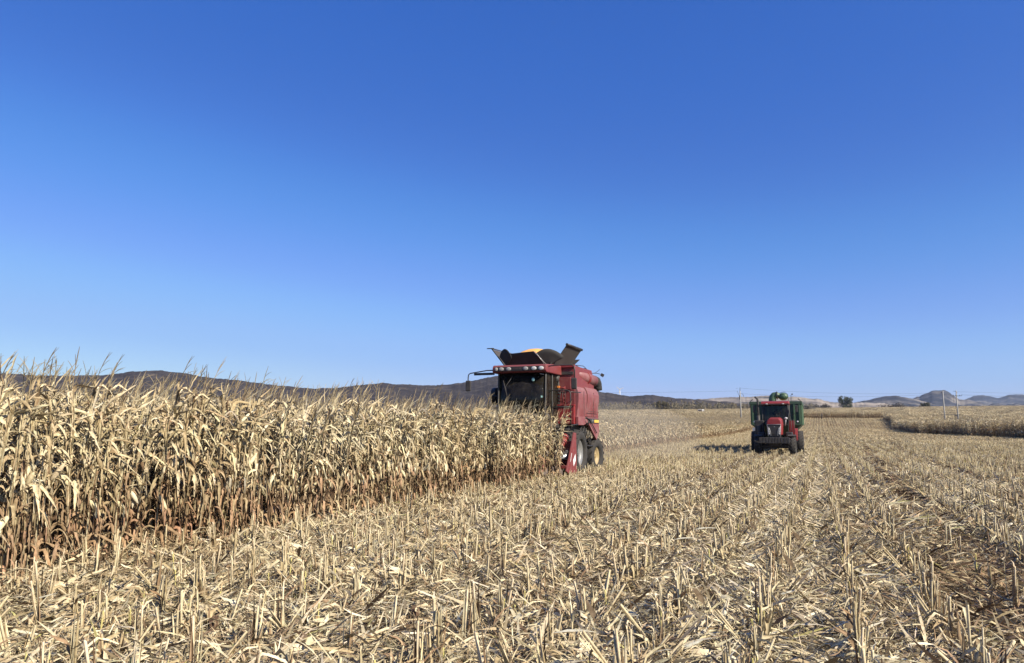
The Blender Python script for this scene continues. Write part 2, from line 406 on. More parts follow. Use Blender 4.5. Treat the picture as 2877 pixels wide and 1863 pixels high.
PAL = {'mid': [5.4, 3.4, 1.2, 2.0, 1.2, .12], 'pale': [6.5, 2.6, 2.6, .9, .4, .1], 'dark': [1.6, 3.4, .2, 3.6, 2.4, .1]}
def litter_piece(b, g, x, y, z, big=1.0, cols=2, flat=.35, pal='mid', main=None):
    cls = g.random(); broad = cls < .07
    if broad: L = g.uniform(.08, .22) * big; W = L * g.uniform(.2, .4)
    elif cls < .42: L = g.uniform(.10, .42) * big; W = min(.026 * big, L * g.uniform(.04, .11))
    else: L = g.uniform(.05, .28) * big; W = g.uniform(.003, .009) * big ** 1.3
    az = (g.uniform(0, 6.28) if g.random() < .35 or main is None else main + g.normal(0, .55)); el = g.normal(0, flat); n = 3 if L < .18 * big else 4
    t = np.linspace(0, 1, n); e = el - g.normal(0, .45) * (t - .5); azs = az + g.normal(0, .32) * t
    d = np.stack([np.cos(e) * np.cos(azs), np.cos(e) * np.sin(azs), np.sin(e)], 1) * L / (n - 1)
    P = np.array([x, y, z]) + np.cumsum(np.vstack([np.zeros(3), d[:-1]]), 0)
    P[:, 2] = np.maximum(P[:, 2], .003)
    tw = g.normal(0, .8) + g.normal(0, .5) * t
    hs = np.stack([-np.sin(azs), np.cos(azs), np.zeros(n)], 1); T = d / np.linalg.norm(d, axis=1)[:, None]; up = np.cross(hs, T)
    S = hs * np.cos(tw)[:, None] + up * np.sin(tw)[:, None]
    Wt = W * np.interp(t, [0, .3, .7, 1], [.25, 1, .75, .05])
    col = pick([CREAM, TAN, WHITE, BROWN, DBROWN, GREENY], PAL[pal], g)
    b.ribbon(P, Wt, S, np.tile(col, (n, 1)) * g.uniform(.68, 1.12, (n, 1)), g.uniform(-.45, .45), 3 if broad else cols)

def stub(g, lod=0):
    st, fo = PB(), PB()
    H = g.uniform(.22, .47) * (1 if g.random() < .85 else .5); a = g.uniform(0, 6.28); tl = abs(g.normal(0, .12))
    if g.random() < .07: tl = g.uniform(.5, 1.0)
    top = np.array([math.cos(a) * math.sin(tl), math.sin(a) * math.sin(tl), math.cos(tl)]) * H
    k = 5 if lod == 0 else 2
    P = np.outer(np.linspace(0, 1, k), top); rr = np.full(k, g.uniform(.007, .0115))
    col = pick([CREAM, TAN, GREENY, BROWN], [4.5, 3, .9, .8], g)
    st.stem(P, rr, col * np.linspace(.75, 1.1, k)[:, None], 6 if lod == 0 else 3)
    if lod == 0:
        st.stem([P[-1], P[-1] + top / H * .012, P[-1] + top / H * .010], [rr[0] * 1.05, rr[0] * .9, .001], col * 1.1, 6)
        for q in range(g.integers(1, 4)):               # torn fibres at the cut
            a_ = g.uniform(0, 6.28); v_ = np.array([math.cos(a_), math.sin(a_), 0]); l_ = g.uniform(.02, .09)
            fo.ribbon(np.array([P[-1] - [0, 0, .02], P[-1] + top / H * l_ * .5 + v_ * l_ * .25, P[-1] + top / H * l_ * .7 + v_ * l_ * .8]), [.012, .009, .003], np.tile([-v_[1], v_[0], 0], (3, 1)), pick([CREAM, WHITE, TAN], [2, 1, 2], g), .1, 3)
        p = top * .45; st.stem([p - [0, 0, .008], p, p + [0, 0, .008]], [rr[0], rr[0] * 1.25, rr[0]], col * .6, 6)
    for i in range(g.integers(6, 12) if lod == 0 else g.integers(2, 5)):
        az = g.uniform(0, 6.28); f = g.uniform(.1, .85); c = pick([TAN, BROWN, CREAM, DBROWN], [3, 2, 5, .5], g)
        s0 = np.array([math.cos(az), math.sin(az), 0.])
        if g.random() < .30:
            corn_leaf(fo, top * f + s0 * .01, az, g.uniform(.12, .32), g.uniform(.014, .036), R(g.uniform(30, 85)), R(g.uniform(30, 150)), g, c, 5 if lod == 0 else 3, 3 if lod == 0 else 2, .1)
        else:                                       # ragged sheath standing beside the stalk
            n = 3; t = np.linspace(0, 1, n); h = H * g.uniform(.45, 1.15)
            Q = np.outer(t, top / H * h) + s0 * (.012 + .09 * t[:, None] * g.uniform(0, 1) ** 2) + g.normal(0, .008, (3, 3))
            fo.ribbon(Q, np.array([.020, .024, .004]) * g.uniform(.6, 1.3), np.tile([-s0[1], s0[0], 0], (n, 1)), c, -.35, 3 if lod == 0 else 2)
    return st, fo

def merged(bufs):
    b = PB()
    for x in bufs: b.merge(x)
    return b

# ------------------------------------------------------------------ scattering of uncountable plants as one object
def scatter(name, protos, P, rz, scl, idx, label, cat, tilt=None):
    """one object; its points carry a rotation, scale and variant, geometry nodes put the plants there"""
    me = bpy.data.meshes.new(name); n = len(P)
    me.vertices.add(n); me.vertices.foreach_set('co', np.asarray(P, np.float32).ravel())
    rot = np.zeros((n, 3), np.float32); rot[:, 2] = rz
    if tilt is not None: rot[:, :2] = tilt
    a = me.attributes.new('rot', 'FLOAT_VECTOR', 'POINT'); a.data.foreach_set('vector', rot.ravel())
    a = me.attributes.new('scl', 'FLOAT', 'POINT'); a.data.foreach_set('value', np.asarray(scl, np.float32))
    a = me.attributes.new('idx', 'INT', 'POINT'); a.data.foreach_set('value', np.asarray(idx, np.int32))
    o = link(name, me)
    ng = bpy.data.node_groups.new(name + '_nodes', 'GeometryNodeTree')
    ng.interface.new_socket('Geometry', in_out='INPUT', socket_type='NodeSocketGeometry')
    ng.interface.new_socket('Geometry', in_out='OUTPUT', socket_type='NodeSocketGeometry')
    N = ng.nodes; gi = N.new('NodeGroupInput'); go = N.new('NodeGroupOutput')
    g2i = N.new('GeometryNodeGeometryToInstance')
    for p in protos[::-1]:
        oi = N.new('GeometryNodeObjectInfo'); oi.inputs['Object'].default_value = p; oi.inputs['As Instance'].default_value = False
        ng.links.new(oi.outputs['Geometry'], g2i.inputs[0])
    iop = N.new('GeometryNodeInstanceOnPoints'); iop.inputs['Pick Instance'].default_value = True
    def attr(nm, typ, sock):
        q = N.new('GeometryNodeInputNamedAttribute'); q.data_type = typ; q.inputs['Name'].default_value = nm
        ng.links.new(q.outputs['Attribute'], iop.inputs[sock])
    attr('idx', 'INT', 'Instance Index'); attr('scl', 'FLOAT', 'Scale')
    q = N.new('GeometryNodeInputNamedAttribute'); q.data_type = 'FLOAT_VECTOR'; q.inputs['Name'].default_value = 'rot'
    er = N.new('FunctionNodeEulerToRotation'); ng.links.new(q.outputs['Attribute'], er.inputs[0]); ng.links.new(er.outputs[0], iop.inputs['Rotation'])
    ng.links.new(gi.outputs[0], iop.inputs['Points']); ng.links.new(g2i.outputs[0], iop.inputs['Instance']); ng.links.new(iop.outputs[0], go.inputs[0])
    md = o.modifiers.new('plants', 'NODES'); md.node_group = ng
    me.materials.append(M['straw'])
    return tag(o, label, cat, kind='stuff')
def proto(name, buf): return bpy.data.objects.new(name, buf.mesh(name, M['straw']))

# ------------------------------------------------------------------ view helper used to leave out what the photo cannot show
def in_view(x, y, pad=3.0, side=.06):
    return (y > .3) & (np.abs(x) < y * (512 / 739.6 + side) + pad)

# ================================================================== GROUND
def build_ground():
    rs = np.concatenate([[0], np.geomspace(.8, 30, 24), np.linspace(33, 300, 90), np.geomspace(306, 7400, 90)])
    th = np.radians(np.concatenate([np.linspace(-180, -50, 20, endpoint=False), np.linspace(-50, 50, 240, endpoint=False), np.linspace(50, 180, 20, endpoint=False)]))
    X = rs[:, None] * np.sin(th); Y = rs[:, None] * np.cos(th); Z = gz(X, Y)
    n, k = X.shape; V = np.stack([X, Y, Z], 2).reshape(-1, 3)
    i = np.arange(n - 1)[:, None, None] * k; j = np.arange(k)[None, :, None]; jn = (j + 1) % k
    F = np.concatenate([i + j, i + jn, i + k + jn, i + k + j], 2).reshape(-1, 4)[:, ::-1]
    me = bpy.data.meshes.new('ground'); me.from_pydata(V.tolist(), [], F.tolist()); me.validate(); me.update()
    me.polygons.foreach_set('use_smooth', [True] * len(me.polygons))
    m, nt, out = new_mat('stubble_soil')
    pos = geo_pos(nt)
    rows = scaled(nt, pos, (9.0, .25, 1), AL)        # long streaks that follow the rows
    r1 = noise(nt, 1.0, 5, .65, rows); r2 = noise(nt, 14, 5, .75, pos); r3 = noise(nt, .05, 3, .5, pos)
    c = ramp(nt, r2, [(.30, (.04, .027, .017)), (.50, (.11, .075, .045)), (.64, (.25, .18, .10)), (.80, (.42, .32, .19))])
    c = mixc(nt, ramp(nt, r1, [(.38, (.0,) * 3), (.62, (.5,) * 3)]), c, (.20, .145, .085))
    c = mixc(nt, ramp(nt, r3, [(.4, (0,) * 3), (.65, (.35,) * 3)]), c, (.30, .21, .12))
    # beyond the crest: dry pasture
    sx = nt.nodes.new('ShaderNodeSeparateXYZ'); lk(nt, pos, sx.inputs[0])
    mr = nt.nodes.new('ShaderNodeMapRange'); mr.inputs[1].default_value = 560; mr.inputs[2].default_value = 640; lk(nt, sx.outputs['Y'], mr.inputs[0])
    p2 = ramp(nt, noise(nt, .004, 6, .7, pos), [(.38, (.05, .042, .032)), (.52, (.20, .165, .115)), (.7, (.32, .26, .18))])
    c = mixc(nt, mr.outputs[0], c, p2)
    p = nt.nodes.new('ShaderNodeBsdfPrincipled'); lk(nt, c, p.inputs['Base Color']); p.inputs['Roughness'].default_value = 1; p.inputs['Specular IOR Level'].default_value = .05
    bp = nt.nodes.new('ShaderNodeBump'); bp.inputs['Strength'].default_value = .8; bp.inputs['Distance'].default_value = .06; lk(nt, r2, bp.inputs['Height']); lk(nt, bp.outputs[0], p.inputs['Normal'])
    lk(nt, p.outputs[0], out.inputs[0])
    tag(link('ground', me, m), kind='structure')
build_ground()

# ================================================================== HILLS
F1 = 26 / 36 * 1024
def pix_dir(px, py):            # direction of a sight line, used only to size far ridges
    k = 1024 / 2380; a = (px * k - 512) / F1; b = -(py * k - 331.5) / F1; c, s = math.cos(R(PITCH)), math.sin(R(PITCH))
    d = (a, c - b * s, s + b * c); return math.atan2(d[0], d[1]), d[2] / math.hypot(d[0], d[1])
def hill_mat(name, stops, scale, patch=None):
    m, nt, out = new_mat(name); pos = geo_pos(nt)
    sp = scaled(nt, pos, (1, 1, 2.2))
    c = ramp(nt, noise(nt, scale, 8, .72, sp), stops)
    if patch:
        c = mixc(nt, ramp(nt, noise(nt, patch[0], 6, .6, sp), [(patch[1], (0,) * 3), (patch[1] + .08, (1,) * 3)]), c, patch[2])
    p = nt.nodes.new('ShaderNodeBsdfDiffuse'); lk(nt, c, p.inputs[0])
    bp = nt.nodes.new('ShaderNodeBump'); bp.inputs['Strength'].default_value = .9; bp.inputs['Distance'].default_value = 6
    lk(nt, noise(nt, scale * 1.7, 8, .7, sp), bp.inputs['Height']); lk(nt, bp.outputs[0], p.inputs['Normal'])
    lk(nt, p.outputs[0], out.inputs[0]); return m
def fnoise(x, y, sc, seed):
    g = np.random.default_rng(seed); z = 0
    for o in range(5):
        a = g.uniform(0, 6.28, 4); z = z + sum(np.sin((x * math.cos(q) + y * math.sin(q)) / sc * (2.1 ** o) + q * 7 + a[0] * 3) for q in a) / 4 * .55 ** o
    return z
def hill(sil, dist, front, back, mat, rough, seed, base=2, ends=8):
    az = []; te = []
    for px, py in sil:
        a, t = pix_dir(px, py); az.append(a); te.append(t)
    az = np.array(az); te = np.array(te)
    A = np.linspace(az[0] - R(ends), az[-1] + R(ends), int(math.degrees(az[-1] - az[0] + 2 * R(ends)) * 14))
    TE = np.interp(A, az, te)
    TE = np.convolve(np.pad(TE, 1, mode='edge'), np.array([1, 2, 1]) / 4, 'valid')
    rg_ = np.random.default_rng(seed + 40); q_ = np.interp(np.arange(len(A)), np.arange(0, len(A), 2), rg_.normal(0, 1, len(np.arange(0, len(A), 2)))) + np.interp(np.arange(len(A)), np.arange(0, len(A), 7), rg_.normal(0, 1.4, len(np.arange(0, len(A), 7))))
    TE = TE + q_ * rough * .035 / dist * (2.2 if dist > 3000 and dist < 4000 else 1)
    fall = np.clip(np.minimum((A - A[0]), (A[-1] - A)) / R(ends), 0, 1); fall = fall * fall * (3 - 2 * fall)
    T = np.concatenate([np.linspace(-1, 0, 34), np.linspace(0, 1, 14)[1:]])
    RR = dist + np.where(T < 0, T * front, T * back)
    ridge = EYE + TE * dist
    X = RR[:, None] * np.sin(A); Y = RR[:, None] * np.cos(A)
    pf = np.where(T < 0, (1 + T) ** 1.25, (1 - T) ** 1.1)[:, None]
    g = gz(X, Y) - base
    Z = g + (ridge - g) * pf * fall
    Z = Z + fnoise(X, Y, front * .25, seed) * rough * (pf * (1 - pf) * 4) * fall + fnoise(X, Y, 26, seed + 1) * rough * .06 * pf * fall
    n, k = X.shape; V = np.stack([X, Y, Z], 2).reshape(-1, 3)
    i = np.arange(n - 1)[:, None, None] * k; j = np.arange(k - 1)[None, :, None]
    F = np.concatenate([i + j, i + j + 1, i + k + j + 1, i + k + j], 2).reshape(-1, 4)
    me = bpy.data.meshes.new('hill'); me.from_pydata(V.tolist(), [], F.tolist()); me.update()
    me.polygons.foreach_set('use_smooth', [True] * len(me.polygons))
    tag(link('hill', me, mat), kind='structure')
H_dark = hill_mat('dark_scrub_hill', [(.30, (.022, .018, .018)), (.5, (.048, .040, .037)), (.62, (.085, .070, .058)), (.78, (.22, .175, .13))], .03)
H_mid = hill_mat('pale_grass_hill', [(.36, (.10, .085, .07)), (.5, (.25, .21, .165)), (.64, (.36, .30, .235))], .012, (.011, .56, (.045, .045, .045)))
H_far = hill_mat('haze_blue_hill', [(.38, (.014, .016, .022)), (.50, (.050, .050, .056)), (.60, (.19, .165, .135))], .006)  # dark tones tinted blue, so part of the distance haze is in the colour
hill([(-300, 880), (0, 868), (150, 873), (240, 872), (300, 864), (365, 860), (430, 868), (480, 877), (560, 885), (640, 895), (720, 903), (780, 902), (830, 896), (890, 890), (940, 893), (1000, 896), (1050, 893), (1100, 884), (1150, 874), (1210, 868), (1270, 867), (1330, 880), (1380, 906), (1400, 912), (1440, 917), (1470, 921), (1500, 918), (1530, 920), (1570, 926), (1620, 928), (1680, 932), (1740, 940)], 1500, 650, 600, H_dark, 9, 3, ends=5)
hill([(1560, 940), (1620, 928), (1680, 924), (1740, 922), (1780, 920), (1840, 922), (1900, 928), (1950, 936), (2040, 936)], 2300, 800, 900, H_mid, 14, 5, ends=4)
hill([(1930, 941), (1985, 936), (2030, 926), (2060, 921), (2085, 920), (2105, 924), (2125, 928), (2170, 940), (2200, 946)], 2700, 700, 800, H_far, 12, 9, ends=2)
hill([(1960, 946), (2060, 944), (2110, 930), (2145, 917), (2165, 910), (2183, 906), (2196, 907), (2202, 912), (2215, 921), (2240, 930), (2270, 936), (2320, 940), (2420, 941)], 3300, 900, 800, H_far, 22, 12, ends=3)
hill([(2180, 940), (2235, 932), (2262, 921), (2283, 918), (2303, 922), (2320, 925), (2345, 917), (2370, 916), (2400, 918), (2440, 922), (2500, 918)], 5200, 1300, 900, H_far, 20, 15, ends=4)

# ================================================================== FIELDS
EDGE_A = -8.08; EDGE_B = -12.6; U_HEAD = 24.1
def field_mask(x, y):
    """True where maize still stands"""
    u, w = uw(x, y)
    A = (w < EDGE_A + .1) & (u < U_HEAD)
    B = (w < EDGE_B) & (u >= U_HEAD) & (y < 212)
    # hump field across the end and the strip coming down on the right
    fx = np.interp(y, [30, 70, 85, 100, 125, 236, 650], [50, 55, 57.5, 60, 66.5, 119, 300])
    Rf = (x > fx) & (y > 35) & (y < 640)
    F = (y > 236) & (y < 640) & (x > 58 + .1 * (y - 236)) 
    L = (y > 211) & (y < 620) & (x < 50 + .1 * (y - 236)) & (w < EDGE_B - 4)
    # a worn clearing round the transformer poles
    cx, cy = 99.0, 167.0
    hole = ((x - cx) / 14) ** 2 + ((y - cy) / 16) ** 2 < 1
    return (A | B | Rf | F | L) & ~hole

g_c = np.random.default_rng(21)
near_plants = [corn_plant(g_c, 0, k % 6 != 0) for k in range(20)]
mid_plants = [corn_plant(g_c, 1, k % 3 < 2) for k in range(15)]
edge_plants = [corn_plant(g_c, 1, k % 2 == 0, .64) for k in range(8)]  # brown leaves reach higher, putting the edge's shade into the leaf colour
near_protos = [proto('maize_variant', merged(p)) for p in near_plants]
mid_protos = [proto('maize_variant_far', merged(p)) for p in mid_plants]
def rows_grid(u0, u1, w0, w1, du, dw, jit=.04, wj=.03):
    uu = np.arange(u0, u1, du); ww = w1 - .02 - np.arange(0, w1 - w0, dw)
    U, W = np.meshgrid(uu, ww); U = U.ravel() + nr.normal(0, jit, U.size); W = W.ravel() + nr.normal(0, wj, W.size)
    X = U * SA + W * CA; Y = U * CA - W * SA
    return X, Y, U, W
X, Y, U, W = rows_grid(1, 230, EDGE_B - 26, EDGE_A, .145, .66)
ok = field_mask(X, Y) & in_view(X, Y, 4) & (nr.random(X.size) > .04)
dist = np.hypot(X, Y)
depth_in = np.where(U < U_HEAD, EDGE_A - W, EDGE_B - W)
ok &= (depth_in < 11) | (nr.random(X.size) < .35)
ok &= ~((U < U_HEAD) & (depth_in < .33) & (U > 15 + 12 * nr.random(X.size)))
ok &= (dist < 60) | (nr.random(X.size) < .75)
X, Y, U, W, dist, depth_in = (a[ok] for a in (X, Y, U, W, dist, depth_in))
# the 300 that show largest become things of their own
score = np.where(in_view(X, Y, .2, 0), dist + depth_in * 4.5, 1e6)
order = np.argsort(score); near300 = order[:300]; rest = order[300:]
def place_maize():
    LAB = 'dry tan maize plant with curled leaves and bent tassel at the near crop edge'
    GR = 'maize plants along the near edge of the standing crop'
    srcs = []
    for st, fo, ea, ta in near_plants:
        t = empty('maize_plant', (0, 0, 0), 0, LAB, 'maize plant', GR)
        link('stalk', st.mesh('stalk', M['straw']), parent=t); link('foliage', fo.mesh('foliage', M['straw']), parent=t)
        link('ear', ea.mesh('ear', M['straw']), parent=t); link('tassel', ta.mesh('tassel', M['straw']), parent=t)
        srcs.append(t)
    used = set()
    for q, i in enumerate(near300):
        k = int(nr.integers(len(srcs)))
        t = srcs[k] if k not in used else copy_tree(srcs[k])
        used.add(k)
        t.location = (X[i], Y[i], gzf(X[i], Y[i])); t.rotation_euler = (0, 0, nr.normal(0, .5)); s = nr.uniform(.95, 1.10); t.scale = (s, s, s)
place_maize()
P = np.stack([X, Y, gz(X, Y)], 1)
nearr = rest[dist[rest] < 34]; midr = rest[dist[rest] >= 34]
allp = near_protos + mid_protos
idx = np.zeros(len(X), int); idx[nearr] = nr.integers(0, len(near_protos), len(nearr)); idx[midr] = len(near_protos) + nr.integers(0, len(mid_protos), len(midr))
print('maize instances', len(nearr), len(midr))
scatter('standing_maize', allp, P[rest], nr.normal(0, .5, len(rest)), nr.uniform(.94, 1.12, len(rest)), idx[rest], 'wide block of standing dry maize behind its front rows', 'maize crop')

# the edge of the far crop on the right, plant by plant
ex, ey, eu, ew = rows_grid(30, 300, -20, 75, .16, .52)
ok = field_mask(ex, ey) & ~(field_mask(ex - 4.5, ey) & field_mask(ex, ey - 4.5)) & in_view(ex, ey, 8) & (ey < 242) & (ex > 40)
ex, ey = ex[ok], ey[ok]; n = len(ex); print('edge maize', n)
edge_protos = [proto('maize_variant_edge', merged(p)) for p in edge_plants]
scatter('maize_edge', edge_protos, np.stack([ex, ey, gz(ex, ey)], 1), nr.normal(0, .5, n), nr.uniform(.86, 1.16, n), nr.integers(0, len(edge_protos), n), 'shaded edge rows of the uncut maize on the right and far side', 'maize crop')
# far crop: patches of plants
def far_patch(g, size=3.4):
    b = PB()
    for iw in range(int(size / .68)):
        for iu in range(int(size / .26)):
            x = (iw + .5) * .68 - size / 2 + g.normal(0, .05); y = (iu + .5) * .26 - size / 2 + g.normal(0, .06); H = g.uniform(1.75, 2.15)
            col = pick([CREAM, TAN, WHITE, BROWN], [4, 4, .8, 1.5], g)
            b.stem([[x, y, 0], [x + g.normal(0, .05), y, H], [x + .25 + g.normal(0, .1), y, H + .3]], [.02, .012, .008], col * .8, 3)
            for l in range(9):
                f = (l + .5) / 9; c = pick([BROWN, TAN], [2, 1], g) if f < .4 else pick([CREAM, TAN, WHITE], [4, 3, .6], g)
                corn_leaf(b, [x, y, .15 + f * (H - .2)], g.uniform(0, 6.28), g.uniform(.35, .65), g.uniform(.06, .11), R(g.uniform(30, 80)), R(g.uniform(40, 150)), g, c, 4, 2, .3)
    return b
fps = [proto('maize_patch', far_patch(g_c)) for _ in range(5)]
S_ = 3.3
xs, ys, us, ws = rows_grid(40, 760, -300, 240, S_, S_, .15, 0)
ok = field_mask(xs, ys) & in_view(xs, ys, 6) & ~((ws < EDGE_B) & (us < 235) & (ws > EDGE_B - 24) & (ys < 212)) & (ys > 60)
ok &= (ys < 340) | (nr.random(xs.size) < .8)
xs, ys = xs[ok], ys[ok]; n = len(xs); print('maize patches', n)
scatter('far_standing_maize', fps, np.stack([xs, ys, gz(xs, ys) - .05], 1), -AL + math.pi * nr.integers(0, 2, n), nr.uniform(.94, 1.14, n), nr.integers(0, len(fps), n), 'distant uncut maize field beyond the stubble, up to the tree line', 'maize crop')

# ------------------------------------------------------------------ stubble
g_s = np.random.default_rng(5)
def lane_dist(u, w):
    """distance across the rows to the nearest trodden wheel lane"""
    f0 = np.interp(u, [0, 16, 32, 91, 300], [1.5, 1.7, 2.1, 4.0, 9.0])
    return np.minimum.reduce([np.abs(w - f0), np.abs(w - f0 - 2.3), np.abs(w + 3.4), np.abs(w - 8.2), np.abs(w - 14.5), np.abs(w + 6.4) + .12, np.abs(w - 20)])
def cut_mask(x, y):
    u, w = uw(x, y)
    return ~field_mask(x, y)
stubs = [stub(g_s, 0) for _ in range(16)]
stubs_far = [stub(g_s, 1) for _ in range(12)]
sp = [proto('stubble_variant', merged(s)) for s in stubs] + [proto('stubble_variant_far', merged(s)) for s in stubs_far]
sx_, sy_, su_, sw_ = rows_grid(.8, 85, EDGE_A - 5, 75, .072, .68, .05, .035)
crushed = (lane_dist(su_, sw_) < .34) & (nr.random(sx_.size) < .92)
ok = cut_mask(sx_, sy_) & in_view(sx_, sy_, 1.0) & (nr.random(sx_.size) > .12) & (sy_ > 1.3) & ~crushed
sx_, sy_ = sx_[ok], sy_[ok]; sd = np.hypot(sx_, sy_)
vis = in_view(sx_, sy_, 0, 0) & (sy_ > 2.6)
order = np.argsort(np.where(vis, sd, 1e6)); st300 = order[:300]; strest = order[300:]
def place_stubble():
    LAB = 'short cut maize stalk standing in the near stubble rows'; GR = 'cut maize stalks nearest the camera'
    srcs = []
    for st, fo in stubs:
        t = empty('maize_stub', (0, 0, 0), 0, LAB, 'cut stalk', GR)
        link('stalk', st.mesh('stalk', M['straw']), parent=t); link('sheath', fo.mesh('sheath', M['straw']), parent=t); srcs.append(t)
    used = set()
    for i in st300:
        k = int(nr.integers(len(srcs))); t = srcs[k] if k not in used else copy_tree(srcs[k]); used.add(k)
        t.location = (sx_[i], sy_[i], gzf(sx_[i], sy_[i])); t.rotation_euler = (0, 0, nr.uniform(0, 6.28)); s = nr.uniform(.8, 1.15); t.scale = (s, s, s)
place_stubble()
sidx = np.where(sd < 26, nr.integers(0, 16, len(sd)), 16 + nr.integers(0, 12, len(sd)))
print('stubs', len(strest))
scatter('maize_stubble', sp, np.stack([sx_, sy_, gz(sx_, sy_)], 1)[strest], nr.uniform(0, 6.28, len(strest)), nr.uniform(.75, 1.15, len(strest)), sidx[strest], 'rows of short cut maize stalks across the harvested field', 'stubble')

def far_stub_patch(g, size=3.4, pal='mid'):
    b = PB()
    for iw in range(5):
        for iu in range(20):
            x = (iw + .5) * .68 - size / 2 + g.normal(0, .03); y = (iu + .5) * .17 - size / 2 + g.normal(0, .06); H = g.uniform(.22, .45)
            b.stem([[x, y, 0], [x + g.normal(0, .04), y + g.normal(0, .04), H]], [.020, .017], pick([CREAM, TAN], [1, 1], g), 3)
            corn_leaf(b, [x, y, H * .5], g.uniform(0, 6.28), g.uniform(.2, .4), .06, R(60), R(110), g, pick([CREAM, TAN, BROWN], [2, 3, 1], g), 3, 2, .1)
    for _ in range(900):
        litter_piece(b, g, g.choice([g.uniform(-1.3, -.1), g.uniform(.25, 1.7), g.uniform(-size / 2, size / 2)], p=[.45, .45, .1]), g.uniform(-size / 2, size / 2), g.uniform(.0, .12), 1.4, 2, .35, 'dark' if abs(g.uniform(-1, 1)) < .12 else pal)
    return b
fsp = [proto('stubble_patch', far_stub_patch(g_s, pal=p_)) for p_ in ('mid', 'mid', 'pale', 'mid', 'pale', 'mid')]
xs, ys, us, ws = rows_grid(60, 330, EDGE_B - 60, 200, 3.2, 3.4, .1, 0)
ok = cut_mask(xs, ys) & in_view(xs, ys, 6) & (ys < 300) & (np.hypot(xs, ys) > 78)
xs, ys = xs[ok], ys[ok]; n = len(xs); print('stub patches', n)
scatter('far_stubble', fsp, np.stack([xs, ys, gz(xs, ys)], 1), -AL + math.pi * nr.integers(0, 2, n), nr.uniform(.95, 1.08, n), nr.integers(0, 6, n), 'distant harvested rows of pale stubble running up to the far crop', 'stubble')

# ------------------------------------------------------------------ chaff and leaf litter
def litter_strip(g, n, big, cols, pal='mid'):
    b = PB(); main = g.uniform(0, 3.14)
    for _ in range(n):
        y = g.uniform(-.9, .9)
        litter_piece(b, g, g.uniform(-.3, .3), y, abs(g.normal(0, .06)) + .004, big * g.choice([.6, 1, 1.4], p=[.4, .42, .18]), cols, .30, pal, main + .8 * math.sin(y * 2.2))
    return b
KINDS = ['mid'] * 5 + ['pale'] * 3 + ['dark'] * 2
lp1 = [proto('litter_near', litter_strip(g_s, 2700 if k != 'dark' else 1300, .72, 2, k)) for k in KINDS]
lp2 = [proto('litter_mid', litter_strip(g_s, 1500 if k != 'dark' else 620, .95, 2, k)) for k in KINDS]
lx, ly, lu, lw = rows_grid(.5, 90, EDGE_B - 3, 75 - .34, .98, .68, .15, .05)
ld = lane_dist(lu, lw); main_lane = np.abs(lw - np.interp(lu, [0, 16, 32, 91, 300], [1.5, 1.7, 2.1, 4.0, 9.0])) < .44
f = np.mod(lw + 3.0, 4.6) + nr.normal(0, .22, lw.size); q = nr.random(lw.size)
lump = np.sin(lu * .23 + 1.3 * np.sin(lw * .31)) + np.sin(lw * .47 + 2 + lu * .05)
ix = np.where((f > 1.3) & (f < 3.3) & (q < .8), 5 + nr.integers(0, 3, lw.size), nr.integers(0, 5, lw.size))
ix = np.where(((ld < .34) & (lw > 1.2) & (q < .75)) | (main_lane & (q < .85)) | ((lump > 1.35) & (lw > 3) & (q < .6)), 8 + nr.integers(0, 2, lw.size), ix)
ok = in_view(lx, ly, 1.8) & (ly > .9) & ~(main_lane & (lu > 9) & (nr.random(lw.size) < .20))
lx, ly, ix = lx[ok], ly[ok], ix[ok]
pts = np.stack([lx, ly], 1); ix = ix + np.where(np.hypot(lx, ly) < 13, 0, 10); n = len(pts); print('litter', n)
scatter('leaf_litter', lp1 + lp2, np.stack([pts[:, 0], pts[:, 1], gz(pts[:, 0], pts[:, 1])], 1), -AL + math.pi * nr.integers(0, 2, n) + nr.normal(0, .05, n), nr.uniform(.9, 1.15, n), ix, 'broken dry leaves, husks and chaff covering the harvested ground', 'chaff')
